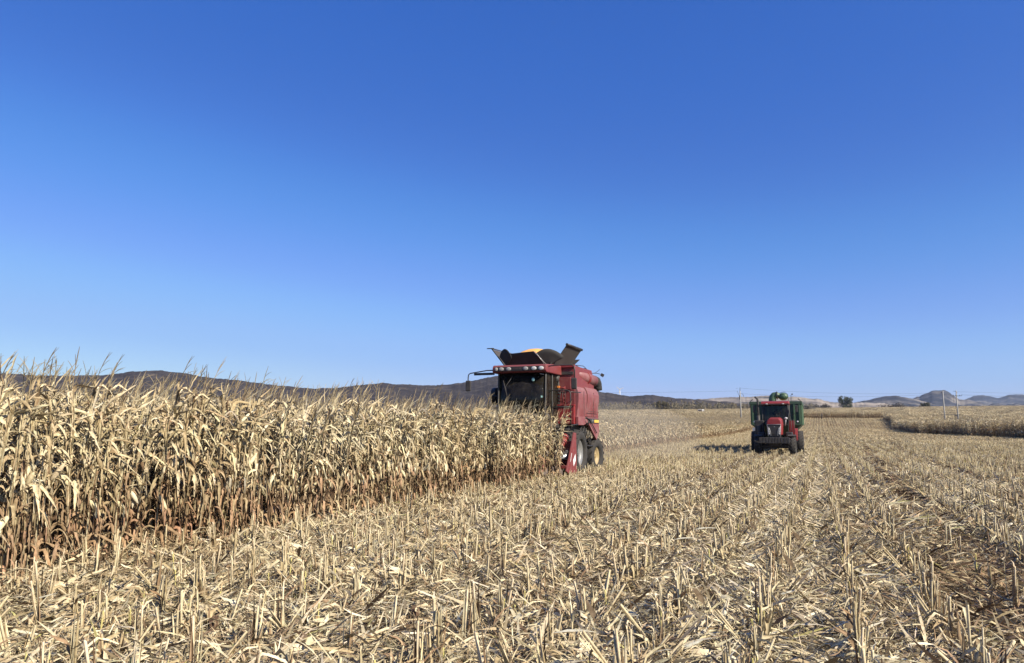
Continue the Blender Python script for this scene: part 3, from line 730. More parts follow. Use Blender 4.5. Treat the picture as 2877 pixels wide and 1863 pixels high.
# ================================================================== WHEELS
def wheel(parent, c, rad, width, rim_mat, rim_r, lugs=20, side=1, name='wheel', steer=0):
    """tyre of the given radius with angled lugs; side=+1: dish faces local +x"""
    t = MB(); w = width / 2; r = rad - .035
    t.lathe([(-w * .55, rim_r), (-w * .92, rim_r + .03), (-w, (r + rim_r) / 2), (-w * .93, r - .05), (-w * .75, r), (w * .75, r), (w * .93, r - .05), (w, (r + rim_r) / 2), (w * .92, rim_r + .03), (w * .55, rim_r)], (0, 0, 0), 'x', 40)
    for i in range(lugs):
        for sgn in (-1, 1):
            q0 = 2 * math.pi * (i + (.5 if sgn > 0 else 0)) / lugs; dq = .20
            vs = []
            for (xx, dd) in ((0.02 * sgn, dq), (sgn * w * .98, -dq * .3)):
                for hw in (-.045, .045):
                    for rr in (r - .03, rad if abs(xx) < w * .5 else rad - .03):
                        q = q0 + dd + hw / rad * 1.0
                        vs.append((xx, rr * math.cos(q), rr * math.sin(q)))
            t.add(vs, [(0, 1, 3, 2), (4, 6, 7, 5), (0, 4, 5, 1), (2, 3, 7, 6), (0, 2, 6, 4), (1, 5, 7, 3)])
    o = MB().lathe([(-.02, .05), (.02, .05)], (0, 0, 0), 'x', 12).build(name, M['black'], parent, loc=c, rot=(0, 0, steer)); o.scale = (1, 1, parent.scale[0] / parent.scale[2])
    t.build('tyre', M['tyre'], o)
    k = MB(); s = side
    k.lathe([(s * w * .55, rim_r + .012), (s * w * .62, rim_r - .02), (s * w * .30, rim_r * .86), (s * w * .12, rim_r * .60), (s * w * .16, rim_r * .32), (s * w * .42, rim_r * .28), (s * w * .45, 0.001)], (0, 0, 0), 'x', 36)
    k.lathe([(-s * w * .55, rim_r + .012), (-s * w * .5, rim_r * .9), (s * w * .1, rim_r * .85)], (0, 0, 0), 'x', 36)
    for i in range(8):
        q = i * math.pi / 4; k.ell((s * w * .46, rim_r * .2 * math.cos(q), rim_r * .2 * math.sin(q)), (.012, .018, .018), 6, 4)
    k.build('rim', rim_mat, o)
    return o
def make_person(parent_loc, rz, label, seat_z, shirt):
    """seated driver, hands on the wheel; one continuous skinned body, local -y is ahead"""
    X0 = Vector((0, 0, 0)); V = []; E = []; Rr = []
    def p(x, y, z, r, frm=None):
        V.append((x, y, z)); Rr.append(r)
        if frm is not None: E.append((frm, len(V) - 1))
        return len(V) - 1
    pel = p(0, 0, .10, .15); wa = p(0, .02, .28, .135, pel); ch = p(0, .03, .46, .155, wa); nk0 = p(0, .02, .58, .075, ch); nk = p(0, .0, .64, .055, nk0)
    h1 = p(0, -.015, .72, .078, nk); h2 = p(0, -.01, .80, .092, h1); h3 = p(0, 0, .87, .06, h2)
    for s in (-1, 1):
        sh = p(s * .17, .03, .53, .065, ch); el = p(s * .24, -.10, .30, .046, sh); wr = p(s * .17, -.34, .36, .030, el)
        pm = p(s * .155, -.41, .385, .034, wr)
        for j in range(4):
            a = p(s * (.135 + .014 * j), -.455, .40 - .012 * j, .0095, pm); p(s * (.135 + .014 * j), -.475 + .002 * j, .375 - .01 * j, .008, a)
        th = p(s * .125, -.425, .405, .010, pm); p(s * .115, -.445, .38, .008, th)
        hp = p(s * .09, -.04, .09, .095, pel); kn = p(s * .13, -.46, .12, .065, hp); an = p(s * .13, -.52, -.30, .042, kn); p(s * .13, -.66, -.34, .034, an)
    me = bpy.data.meshes.new('person'); me.from_pydata(V, E, [])
    o = link('person', me, M['skin']); o.location = parent_loc; o.rotation_euler = (0, 0, rz)
    sk = o.modifiers.new('skin', 'SKIN'); o.modifiers.new('sub', 'SUBSURF').levels = 1
    o.modifiers['sub'].render_levels = 1
    for i, v in enumerate(me.skin_vertices[0].data): v.radius = (Rr[i], Rr[i] * (.78 if i in (wa, ch) else 1)); v.use_root = (i == 0)
    tag(o, label, 'person')
    hb = MB(); hb.ell((0, .012, .845), (.094, .105, .082)); hb.build('cap', shirt, o)
    jb = MB(); jb.tube([(0, 0, .04), (0, .02, .28), (0, .03, .46), (0, .02, .585)], [.185, .165, .185, .10], 14)
    for s in (-1, 1): jb.tube([(s * .14, .03, .53), (s * .20, -.01, .46), (s * .245, -.10, .30), (s * .18, -.31, .355)], [.085, .075, .06, .044], 10)
    jb.build('jacket', shirt, o)
    fb = MB(); fb.ell((0, -.095, .795), (.014, .022, .022), 8, 6); fb.ell((-.034, -.083, .815), (.014, .008, .008), 8, 6); fb.ell((.034, -.083, .815), (.014, .008, .008), 8, 6); fb.ell((0, -.088, .745), (.024, .008, .006), 8, 6)
    fb.build('face', M['skin'], o)
    return o
def text_obj(parent, name, s, size, loc, rot, mat):
    cu = bpy.data.curves.new(name, 'FONT'); cu.body = s; cu.size = size; cu.align_x = 'CENTER'; cu.align_y = 'CENTER'; cu.extrude = .004
    o = bpy.data.objects.new(name, cu); COL.objects.link(o); bpy.context.view_layer.update()
    me = bpy.data.meshes.new_from_object(o.evaluated_get(bpy.context.evaluated_depsgraph_get())); bpy.data.objects.remove(o)
    q = link(name, me, None, parent, loc=loc, rot=rot); q.data.materials.clear(); q.data.materials.append(mat); return q
def inp(a, b, t): return tuple(a[i] + (b[i] - a[i]) * t for i in range(3))

# ================================================================== COMBINE
HW = 1.5
def build_combine():
    ux, uy = xy(25.9, -9.74); yaw = R(21.2)
    c = empty('combine_harvester', (ux, uy, gzf(ux, uy) - .02), -yaw, 'dusty red combine harvester with raised black grain tank flaps cutting the standing maize', 'combine harvester'); c.scale = (1.03, 1.03, 1.085)
    # --- main body (side walls, front wall, tapering tail)
    b = MB()
    side = [(0.0, 1.75), (0.0, 3.72), (2.3, 3.72), (2.55, 3.45), (2.6, 3.0), (2.9, 2.9), (3.2, 2.5), (3.2, 1.65), (2.9, 1.55), (1.2, 1.75)]
    b.prism(side, -HW + .03, HW - .03, 'x'); b.build('body', M['red'], c, .03)
    # right-hand-of-picture side panels: bulged, dusty, with rounded tops
    def curved_panel(name, y0, y1, z0, z1, mat, x=HW, bulge=.10, th=.03, topr=.42):
        m = MB(); n = 10; prof = []
        for i in range(n + 1):
            t = i / n; z = z0 + (z1 - z0) * t
            k = max(0, (z - (z1 - topr)) / topr)
            prof.append((x + bulge * math.sin(min(1, t * 1.4) * math.pi / 2) - topr * .8 * (1 - math.sqrt(max(0, 1 - k * k))), z))
        vs = []; fs = []
        for (px, pz) in prof:
            for yy in (y0, y1): vs += [(px, yy, pz), (px - th - .1, yy, pz)]
        for i in range(n):
            a = i * 4; fs += [(a, a + 2, a + 6, a + 4), (a + 1, a + 5, a + 7, a + 3), (a, a + 4, a + 5, a + 1), (a + 2, a + 3, a + 7, a + 6)]
        fs += [(0, 1, 3, 2), (n * 4, n * 4 + 2, n * 4 + 3, n * 4 + 1)]
        m.add(vs, fs, False); return m.build(name, mat, c, .012)
    for s in (1,):
        curved_panel('side_panel', .02, 1.10, 1.95, 3.12, M['red_side'])
        curved_panel('side_panel', 1.135, 2.75, 2.02, 3.14, M['red_side'], bulge=.13)
    for yy in (.62, 1.95):
        pj = MB(); pj.box((HW + .118, yy, 2.45), (.012, .012, .85)); pj.build('panel_seam', M['dark'], c)
    pj = MB(); pj.box((HW + .125, 1.95, 2.20), (.012, 1.5, .012)); pj.build('panel_seam', M['dark'], c)
    lo = MB(); lo.prism([(0.0, 1.72), (0.0, 2.0), (2.8, 2.0), (2.9, 1.5), (2.5, 1.2), (2.0, 1.45), (1.3, 1.82), (.7, 1.72)], HW - .02, HW + .075, 'x')
    lo.build('lower_side_panel', M['red_side'], c, .01)
    st = MB(); st.box((HW + .085, 2.0, 1.88), (.02, 1.5, .17)); sp_ = st.build('stripe_panel', M['dark'], c, .004)
    MB().box((HW + .10, 2.40, 1.87), (.016, .62, .10)).build('warning_plate', M['yellow'], sp_, .003)
    text_obj(sp_, 'panel_lettering', '2388', .09, (HW + .1, 1.85, 1.89), (R(90), 0, R(90)), M['steel'])
    # recess at the top of the front wall with the dark grille slot
    g = MB(); g.box((1.02, -.02, 3.47), (.78, .05, .10)); g.build('slot_grille', M['dark'], c, .005)
    g = MB(); g.box((1.08, -.03, 3.12), (.50, .06, .42)); g.build('recess_panel', M['red'], c, .01)
    g = MB(); g.box((0, -.035, 3.7), (2.96, .12, .09)); g.build('front_rail', M['red_bright'], c, .012)
    g = MB(); g.box((1.12, -.06, 2.05), (.70, .14, .62)); g.build('front_tank', M['red_bright'], c, .03)
    g = MB(); g.box((.9, -.05, 2.38), (1.15, .25, .05)); g.build('platform', M['red_bright'], c, .008)
    # ladder and small gear on the front wall
    l = MB()
    for xx in (.83, 1.12): l.tube([(xx, -.12, 2.42), (xx, -.10, 3.02)], .018, 6)
    for k in range(5): l.tube([(.83, -.12, 2.5 + k * .12), (1.12, -.12, 2.5 + k * .12)], .014, 6)
    l.build('ladder', M['red_bright'], c)
    f = MB(); f.lathe([(0, .0), (0, .10), (.20, .10), (.20, .06), (.26, .06), (.26, 0)], (.83, -.16, 3.18), 'z', 18); f.build('air_cleaner', M['dark'], c)
    f = MB(); f.box((.90, -.14, 3.0), (.10, .05, .07)); f.build('marker_light', M['orange'], c, .01)
    for k in range(3):
        f = MB(); f.tube([(.93 + .1 * k, -.14, 2.45), (.95 + .1 * k, -.18, 2.65), (.99 + .07 * k, -.12, 2.92)], .012, 6); f.build('hose', M['black'], c)
    # --- handrail frame
    h = MB()
    h.tube([(0.84, -1.05, 1.55), (0.84, -1.05, 2.72), (0.88, -1.05, 2.82), (0.98, -1.05, 2.84), (1.48, -1.05, 2.84), (1.58, -1.05, 2.80), (1.61, -1.05, 2.72), (1.61, -1.05, 1.55)], .021, 8)
    h.tube([(0.84, -1.05, 2.3), (1.61, -1.05, 2.3)], .018, 6); h.tube([(0.84, -1.05, 1.58), (1.61, -1.05, 1.58)], .018, 6)
    h.tube([(1.61, -1.05, 2.78), (1.70, -.1, 2.80)], .018, 6); h.tube([(1.61, -1.05, 1.7), (1.6, -.1, 1.75)], .018, 6)
    h.build('handrail', M['black'], c)
    h = MB(); h.tube([(-1.55, -.75, 1.8), (-1.55, -.75, 2.62), (-1.47, -.75, 2.70), (-.95, -.75, 2.70)], .02, 8); h.tube([(-1.55, -.75, 2.3), (-.95, -.75, 2.3)], .018, 6); h.build('handrail', M['black'], c)
    # --- cab
    cz0, cz1 = 1.75, 3.42; fy = -1.55; hx = .86
    cb = MB()
    for s in (-1, 1):
        cb.tube([(s * hx, fy - .0, cz0), (s * hx, fy + .10, cz1)], .035, 6); cb.tube([(s * hx, -.03, cz0), (s * hx, -.03, cz1)], .06, 6)
        cb.tube([(s * (hx + .01), -.80, cz0), (s * (hx + .01), -.78, cz1)], .03, 6)
    cb.box((0, -.8, cz0 - .05), (1.80, 1.56, .14)); cb.box((0, -.05, (cz0 + cz1) / 2), (1.66, .06, cz1 - cz0)); cb.build('cab_frame', M['dark'], c, .01)
    gl = MB(); n = 12; pts = []
    for i in range(n + 1):
        q = -1 + 2 * i / n; pts.append((q * (hx - .02), fy - .16 * (1 - q * q)))
    vs = []
    for (a, bb) in pts: vs += [(a, bb, cz0), (a * .99, bb + .10, cz1)]
    gl.add(vs, [(2 * i, 2 * i + 2, 2 * i + 3, 2 * i + 1) for i in range(n)], True); ws_ = gl.build('windshield', M['glass'], c)
    so = ws_.modifiers.new('solid', 'SOLIDIFY'); so.thickness = .008
    # stickers and wiper on the screen
    s1 = MB(); s1.lathe([(-.003, 0.001), (-.003, .055), (.003, .055), (.003, .001)], (.47, fy - .085, 3.17), 'y', 20); s1.build('round_sticker', M['sticker'], ws_)
    s1 = MB(); s1.box((.76, fy - .045, 2.62), (.055, .004, .06)); s1.build('square_sticker', M['sticker'], ws_)
    s1 = MB(); s1.tube([(-.28, fy - .11, 3.28), (-.52, fy - .14, 2.96), (-.40, fy - .19, 2.45)], .010, 5); s1.tube([(-.60, fy - .14, 3.16), (-.44, fy - .2, 2.62)], .012, 5); s1.build('wiper', M['dark'], ws_)
    for s in (-1, 1):
        sd = MB()
        for (y0, y1) in ((fy + .08, -.82), (-.76, -.08)):
            sd.add([(s * hx, y0, cz0 + .02), (s * hx, y1, cz0 + .02), (s * hx, y1, cz1), (s * hx, y0 + .04, cz1), (s * (hx - .01), y0, cz0 + .02), (s * (hx - .01), y1, cz0 + .02), (s * (hx - .01), y1, cz1), (s * (hx - .01), y0 + .04, cz1)], [(0, 1, 2, 3), (7, 6, 5, 4)])
        w_ = sd.build('side_window', M['glass_clear'], c)
    se = MB(); se.box((0, -.45, 2.25), (.55, .5, .14)); se.box((0, -.22, 2.62), (.52, .14, .70)); se.box((0, -.19, 3.05), (.30, .1, .16)); se.build('seat', M['dark'], c, .04)
    sw = MB(); sw.lathe([(-.012, .175), (0, .19), (.012, .175), (0, .16), (-.012, .175)], (0, 0, 0), 'z', 24); sw.tube([(0, 0, 0), (0, 0, -.55)], .03, 8); sw.tube([(-.17, 0, 0), (.17, 0, 0)], .01, 6)
    sw.build('steering_wheel', M['black'], c, loc=(0, -1.0, 2.62), rot=(R(-25), 0, 0))
    fo = MB(); fo.box((.0, -1.45, 1.93), (1.0, .2, .30)); fo.build('cab_nose', M['red_bright'], c, .03)
    # roof with lamp bar
    rf = MB(); rf.prism([(-1.72, 3.40), (-1.78, 3.46), (-1.76, 3.60), (-1.68, 3.66), (-.9, 3.70), (-.02, 3.72), (-.02, 3.40)], -.98, .98, 'x'); rf.build('cab_roof', M['red'], c, .025)
    lb = MB(); lb.box((0, -1.765, 3.525), (1.78, .04, .145)); lbo = lb.build('lamp_bar', M['black'], c, .01)
    for i, (xx, mt) in enumerate(((-.83, 'lens_dull'), (-.64, 'lens_dull'), (-.37, 'lens_dull'), (.25, 'lens_dull'), (.55, 'lens'), (.81, 'lens'))):
        e = MB(); e.ell((xx, -1.79, 3.525), (.093 if i else .06, .022, .062), 18, 10); e.build('work_lamp', M[mt], lbo)
    text_obj(lbo, 'bar_lettering', 'CASE IH', .075, (-.06, -1.79, 3.525), (R(90), 0, 0), M['mud'])
    ib = MB(); ib.tube([(.70, -1.60, 3.36), (.84, -1.6, 3.33)], .012, 5); ib.build('roof_lamp', M['lens'], c)
    # --- mirrors
    for s, X in ((-1, -2.0), (1, 1.88)):
        m = MB(); yy = -1.5
        if s < 0: path = [(-.95, -1.55, 3.52), (-1.3, yy, 3.52), (X + .06, yy, 3.44), (X, yy, 3.40), (X - .02, yy, 3.30), (X - .02, yy, 2.95)]
        else: path = [(.98, -1.5, 3.60), (1.2, yy, 3.62), (X - .08, yy, 3.62), (X, yy, 3.57), (X + .02, yy, 3.45), (X + .02, yy, 2.95)]
        m.tube(path, .019, 8); arm = m.build('mirror_arm', M['black'], c)
        q = MB(); q.box((X - .0, yy - .03, 3.02), (.20, .06, .36)); mb = q.build('mirror', M['dark'], arm, .03)
        q = MB(); q.box((X, yy + .003, 3.02), (.16, .008, .31)); q.build('mirror_glass', M['mirror'], mb)
        if s < 0:
            q = MB(); q.box((-1.42, -1.45, 3.41), (.78, .03, .08)); q.build('arm_bracket', M['dark'], arm, .005)
    # left-hand-of-picture round housing beside the cab
    q = MB(); q.lathe([(-.1, 0.001), (-.1, .30), (.1, .30), (.1, .001)], (-1.46, -.25, 2.72), 'x', 28); q.build('fan_housing', M['black'], c)
    # --- grain tank and raised flaps
    z0 = 3.74
    tk = MB(); tk.prism([(.15, z0), (.15, z0 + .06), (2.3, z0 + .06), (2.3, z0)], -1.34, .62, 'x'); tk.build('tank_rim', M['red'], c, .01)
    fl = MB(); fl.slab([(-1.29, .20, z0 + .05), (.33, .20, z0 + .05), (-.06, -.05, z0 + .52), (-1.02, -.05, z0 + .46)], -.015); fl.build('front_tank_flap', M['canvas'], c)
    # left flap: steel frame with canvas, leaning outwards
    a0, a1 = Vector((-1.30, .25, z0 + .05)), Vector((-1.30, 2.3, z0 + .05)); o0, o1 = Vector((-1.82, .15, z0 + .70)), Vector((-1.82, 2.3, z0 + .70))
    fl = MB()
    for pa in ([a0, o0, o1, a1], [a0, a1], [inp(a0, o0, .5), inp(a1, o1, .5)], [inp(a0, a1, .5), inp(o0, o1, .5)]): fl.tube(pa, .022, 6)
    fl.tube([o0 + Vector((-.18, .0, 0)), o0, o0 + Vector((.1, 0, 0))], .018, 6); fl.build('left_flap_frame', M['dark'], c)
    fl = MB(); fl.slab([a0, a1, inp(a1, o1, .93), inp(a0, o0, .93)], .008); fl.build('left_tank_flap', M['flap'], c)
    # rounded canvas gussets at both front corners
    def gusset(p0, p1, top, col, bul, name):
        m = MB(); n = 14; vs = []
        for i in range(n + 1):
            t = i / n; base = Vector(inp(p0, p1, t))
            up = top * math.sin(math.pi * min(1, max(0, .12 + .80 * t))) ** .55
            out = Vector((0, -bul * math.sin(math.pi * t), 0))
            for j in range(5):
                k = j / 4; vs.append(Vector(inp((.5 * (p0[0] + p1[0]) * (1 - .0), (p0[1] + p1[1]) / 2 + .1, z0 + .05), (base.x, base.y, z0 + .05 + up), k)) + out * k)
        m.add(vs, [(i * 5 + j, i * 5 + j + 1, (i + 1) * 5 + j + 1, (i + 1) * 5 + j) for i in range(n) for j in range(4)], True)
        o = m.build(name, col, c); so = o.modifiers.new('solid', 'SOLIDIFY'); so.thickness = .012; return o
    gusset((-.08, -.04, 0), (1.0, .28, 0), .54, M['canvas'], .12, 'corner_canvas')
    gusset((-1.52, .22, 0), (-.92, -.04, 0), .60, M['canvas'], .08, 'corner_canvas')
    # right flap: big weathered plate leaning out
    b0, b1 = Vector((.55, .30, z0 + .02)), Vector((.55, 2.2, z0 + .02)); q0, q1 = Vector((1.10, .30, z0 + .72)), Vector((1.10, 2.2, z0 + .72))
    fl = MB(); fl.slab([b0, q0, q1, b1], .03); rfp = fl.build('right_tank_flap', M['flap'], c, .006)
    fl = MB(); fl.tube([q0 + Vector((0, -.04, .02)), q1 + Vector((0, .04, .02))], .05, 8); fl.build('flap_edge_strip', M['black'], rfp)
    fl = MB(); fl.slab([(-1.25, 2.45, z0 + .05), (.55, 2.45, z0 + .05), (.9, 2.65, z0 + .42), (-1.4, 2.65, z0 + .42)], .015); fl.build('rear_tank_flap', M['canvas'], c)
    cb2 = MB(); cb2.tube([(-.06, -.09, z0 + .52), (.36, .12, z0 + .06)], .010, 5); cb2.tube([(.0, -.10, z0 + .52), (.30, .10, z0 + .06)], .007, 5); cb2.build('stay_cable', M['steel'], c)
    # grain heap
    gm = MB(); n = 30; vs = []; g = random.Random(4)
    for i in range(n + 1):
        for j in range(n + 1):
            xx = -1.25 + 1.75 * i / n; yy = .25 + 2.1 * j / n
            r = math.hypot((xx + .40) / 1.15, (yy - 1.2) / 1.3); vs.append((xx, yy, z0 + .12 + .76 * max(0, 1 - r * r) ** .8 * .8 + g.uniform(-.012, .012)))
    gm.add(vs, [(i * (n + 1) + j, i * (n + 1) + j + 1, (i + 1) * (n + 1) + j + 1, (i + 1) * (n + 1) + j) for i in range(n) for j in range(n)], True)
    gm.build('grain_heap', M['grain'], c)
    # --- unloading auger folded back along the side
    A0, A1 = Vector((1.28, .55, 3.46)), Vector((1.42, 2.75, 3.36))
    a = MB(); a.tube([A0, inp(A0, A1, .5), A1], .20, 24); au = a.build('unloading_auger', M['red_side'], c)
    e = MB(); e.tube([A1, A1 + Vector((.03, .25, -.02)), A1 + Vector((.05, .34, -.10)), A1 + Vector((.06, .38, -.22)), A1 + Vector((.07, .40, -.34))], [.205, .195, .18, .17, .16], 22, caps=False)
    eo = e.build('spout', M['canvas'], au); so = eo.modifiers.new('solid', 'SOLIDIFY'); so.thickness = .012
    e = MB(); e.lathe([(-.05, .20), (-.05, .24), (.05, .24), (.05, .20)], (0, 0, 0), 'y', 24); e.build('band', M['red_bright'], au, loc=inp(A0, A1, .55))
    e = MB(); e.box((1.72, 2.95, 3.58), (.13, .08, .11), (0, .5, .3)); e.tube([(1.4, 2.4, 3.62), (1.55, 2.7, 3.64), (1.72, 2.95, 3.60)], .012, 5); e.tube([(1.4, 2.5, 3.62), (1.52, 2.7, 3.66), (1.66, 2.8, 3.78)], .01, 5); e.build('auger_lamp', M['black'], au)
    e = MB(); e.tube([(1.4, .3, 3.76), (1.45, 1.0, 3.68), (1.45, 1.5, 3.74), (1.42, 1.9, 3.68)], .014, 5); e.tube([(1.4, .2, 3.76), (1.5, 1.0, 3.78), (1.42, 1.9, 3.70)], .012, 5); e.build('hydraulic_hose', M['black'], au)
    e = MB(); e.box((1.28, 1.7, 3.14), (.22, .5, .16)); e.build('auger_cradle', M['red'], c, .01)
    # --- undercarriage
    u = MB(); u.box((0, 0, .82), (2.2, .30, .30)); u.box((0, 1.2, 1.45), (2.4, 2.4, .55)); u.box((0, 2.75, .62), (2.2, .2, .18)); u.tube([(0, 2.75, .6), (0, 2.75, 1.6)], .12, 8); u.build('chassis', M['black'], c, .02)
    u = MB()
    for k in range(7): u.tube([(HW - .10, .75 + .2 * k, 1.72), (HW - .02, .72 + .22 * k, 1.25 - .02 * k)], .02, 5)
    u.lathe([(-.03, .001), (-.03, .24), (.03, .24), (.03, .001)], (HW - .12, 1.35, 1.28), 'x', 22); u.lathe([(-.03, .001), (-.03, .15), (.03, .15), (.03, .001)], (HW - .1, 2.1, 1.15), 'x', 18)
    u.tube([(HW - .05, .6, 1.05), (HW - .02, 2.4, .98)], .03, 6); u.build('belt_drive', M['black'], c)
    u = MB(); u.tube([(HW + .06, .85, 1.92), (HW + .10, .95, 1.99), (HW + .12, 1.35, 1.92), (HW + .12, 2.35, 1.45)], .018, 6); u.tube([(HW + .06, .85, 1.92), (HW + .08, 1.0, 1.80), (HW + .1, 1.2, 1.72)], .016, 6); u.build('side_stay', M['black'], c)
    wheel(c, (-1.45, 0, .80), .82, .50, M['rim_grey'], .46, 22, -1); wheel(c, (1.45, 0, .80), .82, .50, M['rim_grey'], .46, 22, 1)
    wheel(c, (-1.34, 2.75, .62), .70, .46, M['rim_yellow'], .34, 16, -1, steer=R(-6)); wheel(c, (1.34, 2.75, .62), .70, .46, M['rim_yellow'], .34, 16, 1, steer=R(-6))
    # --- corn head: trough, end sheets, snouts and the big side auger
    HL, HR = -2.75, 1.76
    hd = MB(); hd.box(((HL + HR) / 2, -1.25, .75), (HR - HL, .10, .75)); hd.box(((HL + HR) / 2, -1.65, .42), (HR - HL, .8, .10)); hd.box(((HL + HR) / 2, -1.22, 1.14), (HR - HL, .16, .14)); hd.box((0, -.8, 1.0), (1.2, 1.0, .7), (R(-18), 0, 0))
    hdo = hd.build('corn_head', M['red'], c, .015)
    cr = MB(); cr.tube([(HL + .1, -1.6, .72), (HR - .1, -1.6, .72)], .10, 12)
    for i in range(70):
        t = i / 69; xx = HL + .12 + (HR - HL - .24) * t; q = (t - .5) * 34 * (1 if t < .5 else -1)
        cr.box((xx, -1.6 + .15 * math.cos(q), .72 + .15 * math.sin(q)), (.07, .13, .02), (q, 0, 0))
    cr.build('cross_auger', M['steel'], hdo)
    for k in range(7):
        xx = HL + .05 + (HR - HL - .1) * k / 6
        if k == 6: continue
        s = MB(); wv = .25 if 0 < k else .16
        s.add([(xx - wv, -1.9, .28), (xx + wv, -1.9, .28), (xx + wv, -1.9, .55), (xx, -1.9, .80), (xx - wv, -1.9, .55), (xx - wv * .8, -2.4, .16), (xx + wv * .8, -2.4, .16), (xx + wv * .8, -2.4, .30), (xx, -2.4, .50), (xx - wv * .8, -2.4, .30), (xx, -2.95, .10)],
              [(0, 1, 6, 5), (1, 2, 7, 6), (2, 3, 8, 7), (3, 4, 9, 8), (4, 0, 5, 9), (5, 6, 10), (6, 7, 10), (7, 8, 10), (8, 9, 10), (9, 5, 10), (4, 3, 2, 1, 0)], False)
        s.build('row_snout', M['red'], hdo, .02)
    es = MB()
    es.prism([(-1.02, 1.46), (-1.25, 1.48), (-1.55, 1.05), (-2.15, .30), (-1.6, .12), (-.98, .10)], HR - .02, HR + .03, 'x'); eso = es.build('end_sheet', M['red'], hdo, .006)
    MB().slab([(HR + .036, -1.42, .62), (HR + .036, -1.16, .80), (HR + .036, -1.13, .60), (HR + .036, -1.38, .42)], .004).build('white_decal', M['white'], eso)
    MB().slab([(HR + .036, -1.60, .84), (HR + .036, -1.57, .84), (HR + .036, -1.72, .58), (HR + .036, -1.75, .58)], .004).build('white_stripe', M['white'], eso)
    B0, B1 = Vector((HR - .28, -1.28, 1.36)), Vector((HR - .42, -2.35, .50))
    sa = MB(); sa.tube([B0, inp(B0, B1, .4)], .115, 16); sao = sa.build('side_auger', M['red_bright'], hdo)
    sa = MB(); sa.tube([inp(B0, B1, .4), B1], .10, 16); sa.build('lower_tube', M['mud'], sao)
    ax = (B1 - B0).normalized(); qrot = ax.to_track_quat('Z', 'Y').to_matrix()
    for k in range(6):
        p = Vector(inp(B0, B1, .06 + .17 * k)); rr = MB(); vs = []
        n = 18
        for i in range(n):
            q = 2 * math.pi * i / n
            for (r_, z_) in ((.10, -.012), (.145, -.012), (.145, .012), (.10, .012)):
                vs.append(p + qrot @ Vector((r_ * math.cos(q), r_ * math.sin(q), z_ + .03 * math.sin(q))))
        rr.add(vs, [(i * 4 + j, ((i + 1) % n) * 4 + j, ((i + 1) % n) * 4 + (j + 1) % 4, i * 4 + (j + 1) % 4) for i in range(n) for j in range(4)])
        rr.build('flighting', M['red'], sao)
    sn = MB(); tip = Vector((HR - .66, -2.95, .14))
    ring = [Vector((HR - .60, -2.2, .20)), Vector((HR - .56, -2.22, .40)), Vector((HR - .42, -2.25, .54)), Vector((HR - .24, -2.2, .46)), Vector((HR - .12, -2.1, .32)), Vector((HR - .12, -2.1, .18)), Vector((HR - .35, -2.2, .12))]
    mid_ = [v.lerp(tip, .55) + Vector((0, 0, .03)) for v in ring]
    n = 7; sn.add(ring + mid_ + [tip], [(i, (i + 1) % n, n + (i + 1) % n, n + i) for i in range(n)] + [(n + i, n + (i + 1) % n, 2 * n) for i in range(n)] + [tuple(range(n))[::-1]], True); sn.build('divider_snout', M['mud'], hdo, .008)
    ck = MB(); ck.box((.45, -1.30, 1.30), (.5, .03, .06)); ck.build('reflector_strip', M['white'], hdo)
    cx_, cy_ = xy(0, 0)
    w_ = Matrix.Rotation(-yaw, 4, 'Z') @ Vector((0, -.42, 2.28))
    make_person((ux + w_.x, uy + w_.y, c.location.z + 2.28), -yaw, 'driver in dark clothes sitting in the red combine cab', 0, M['cloth'])
    return c
build_combine()

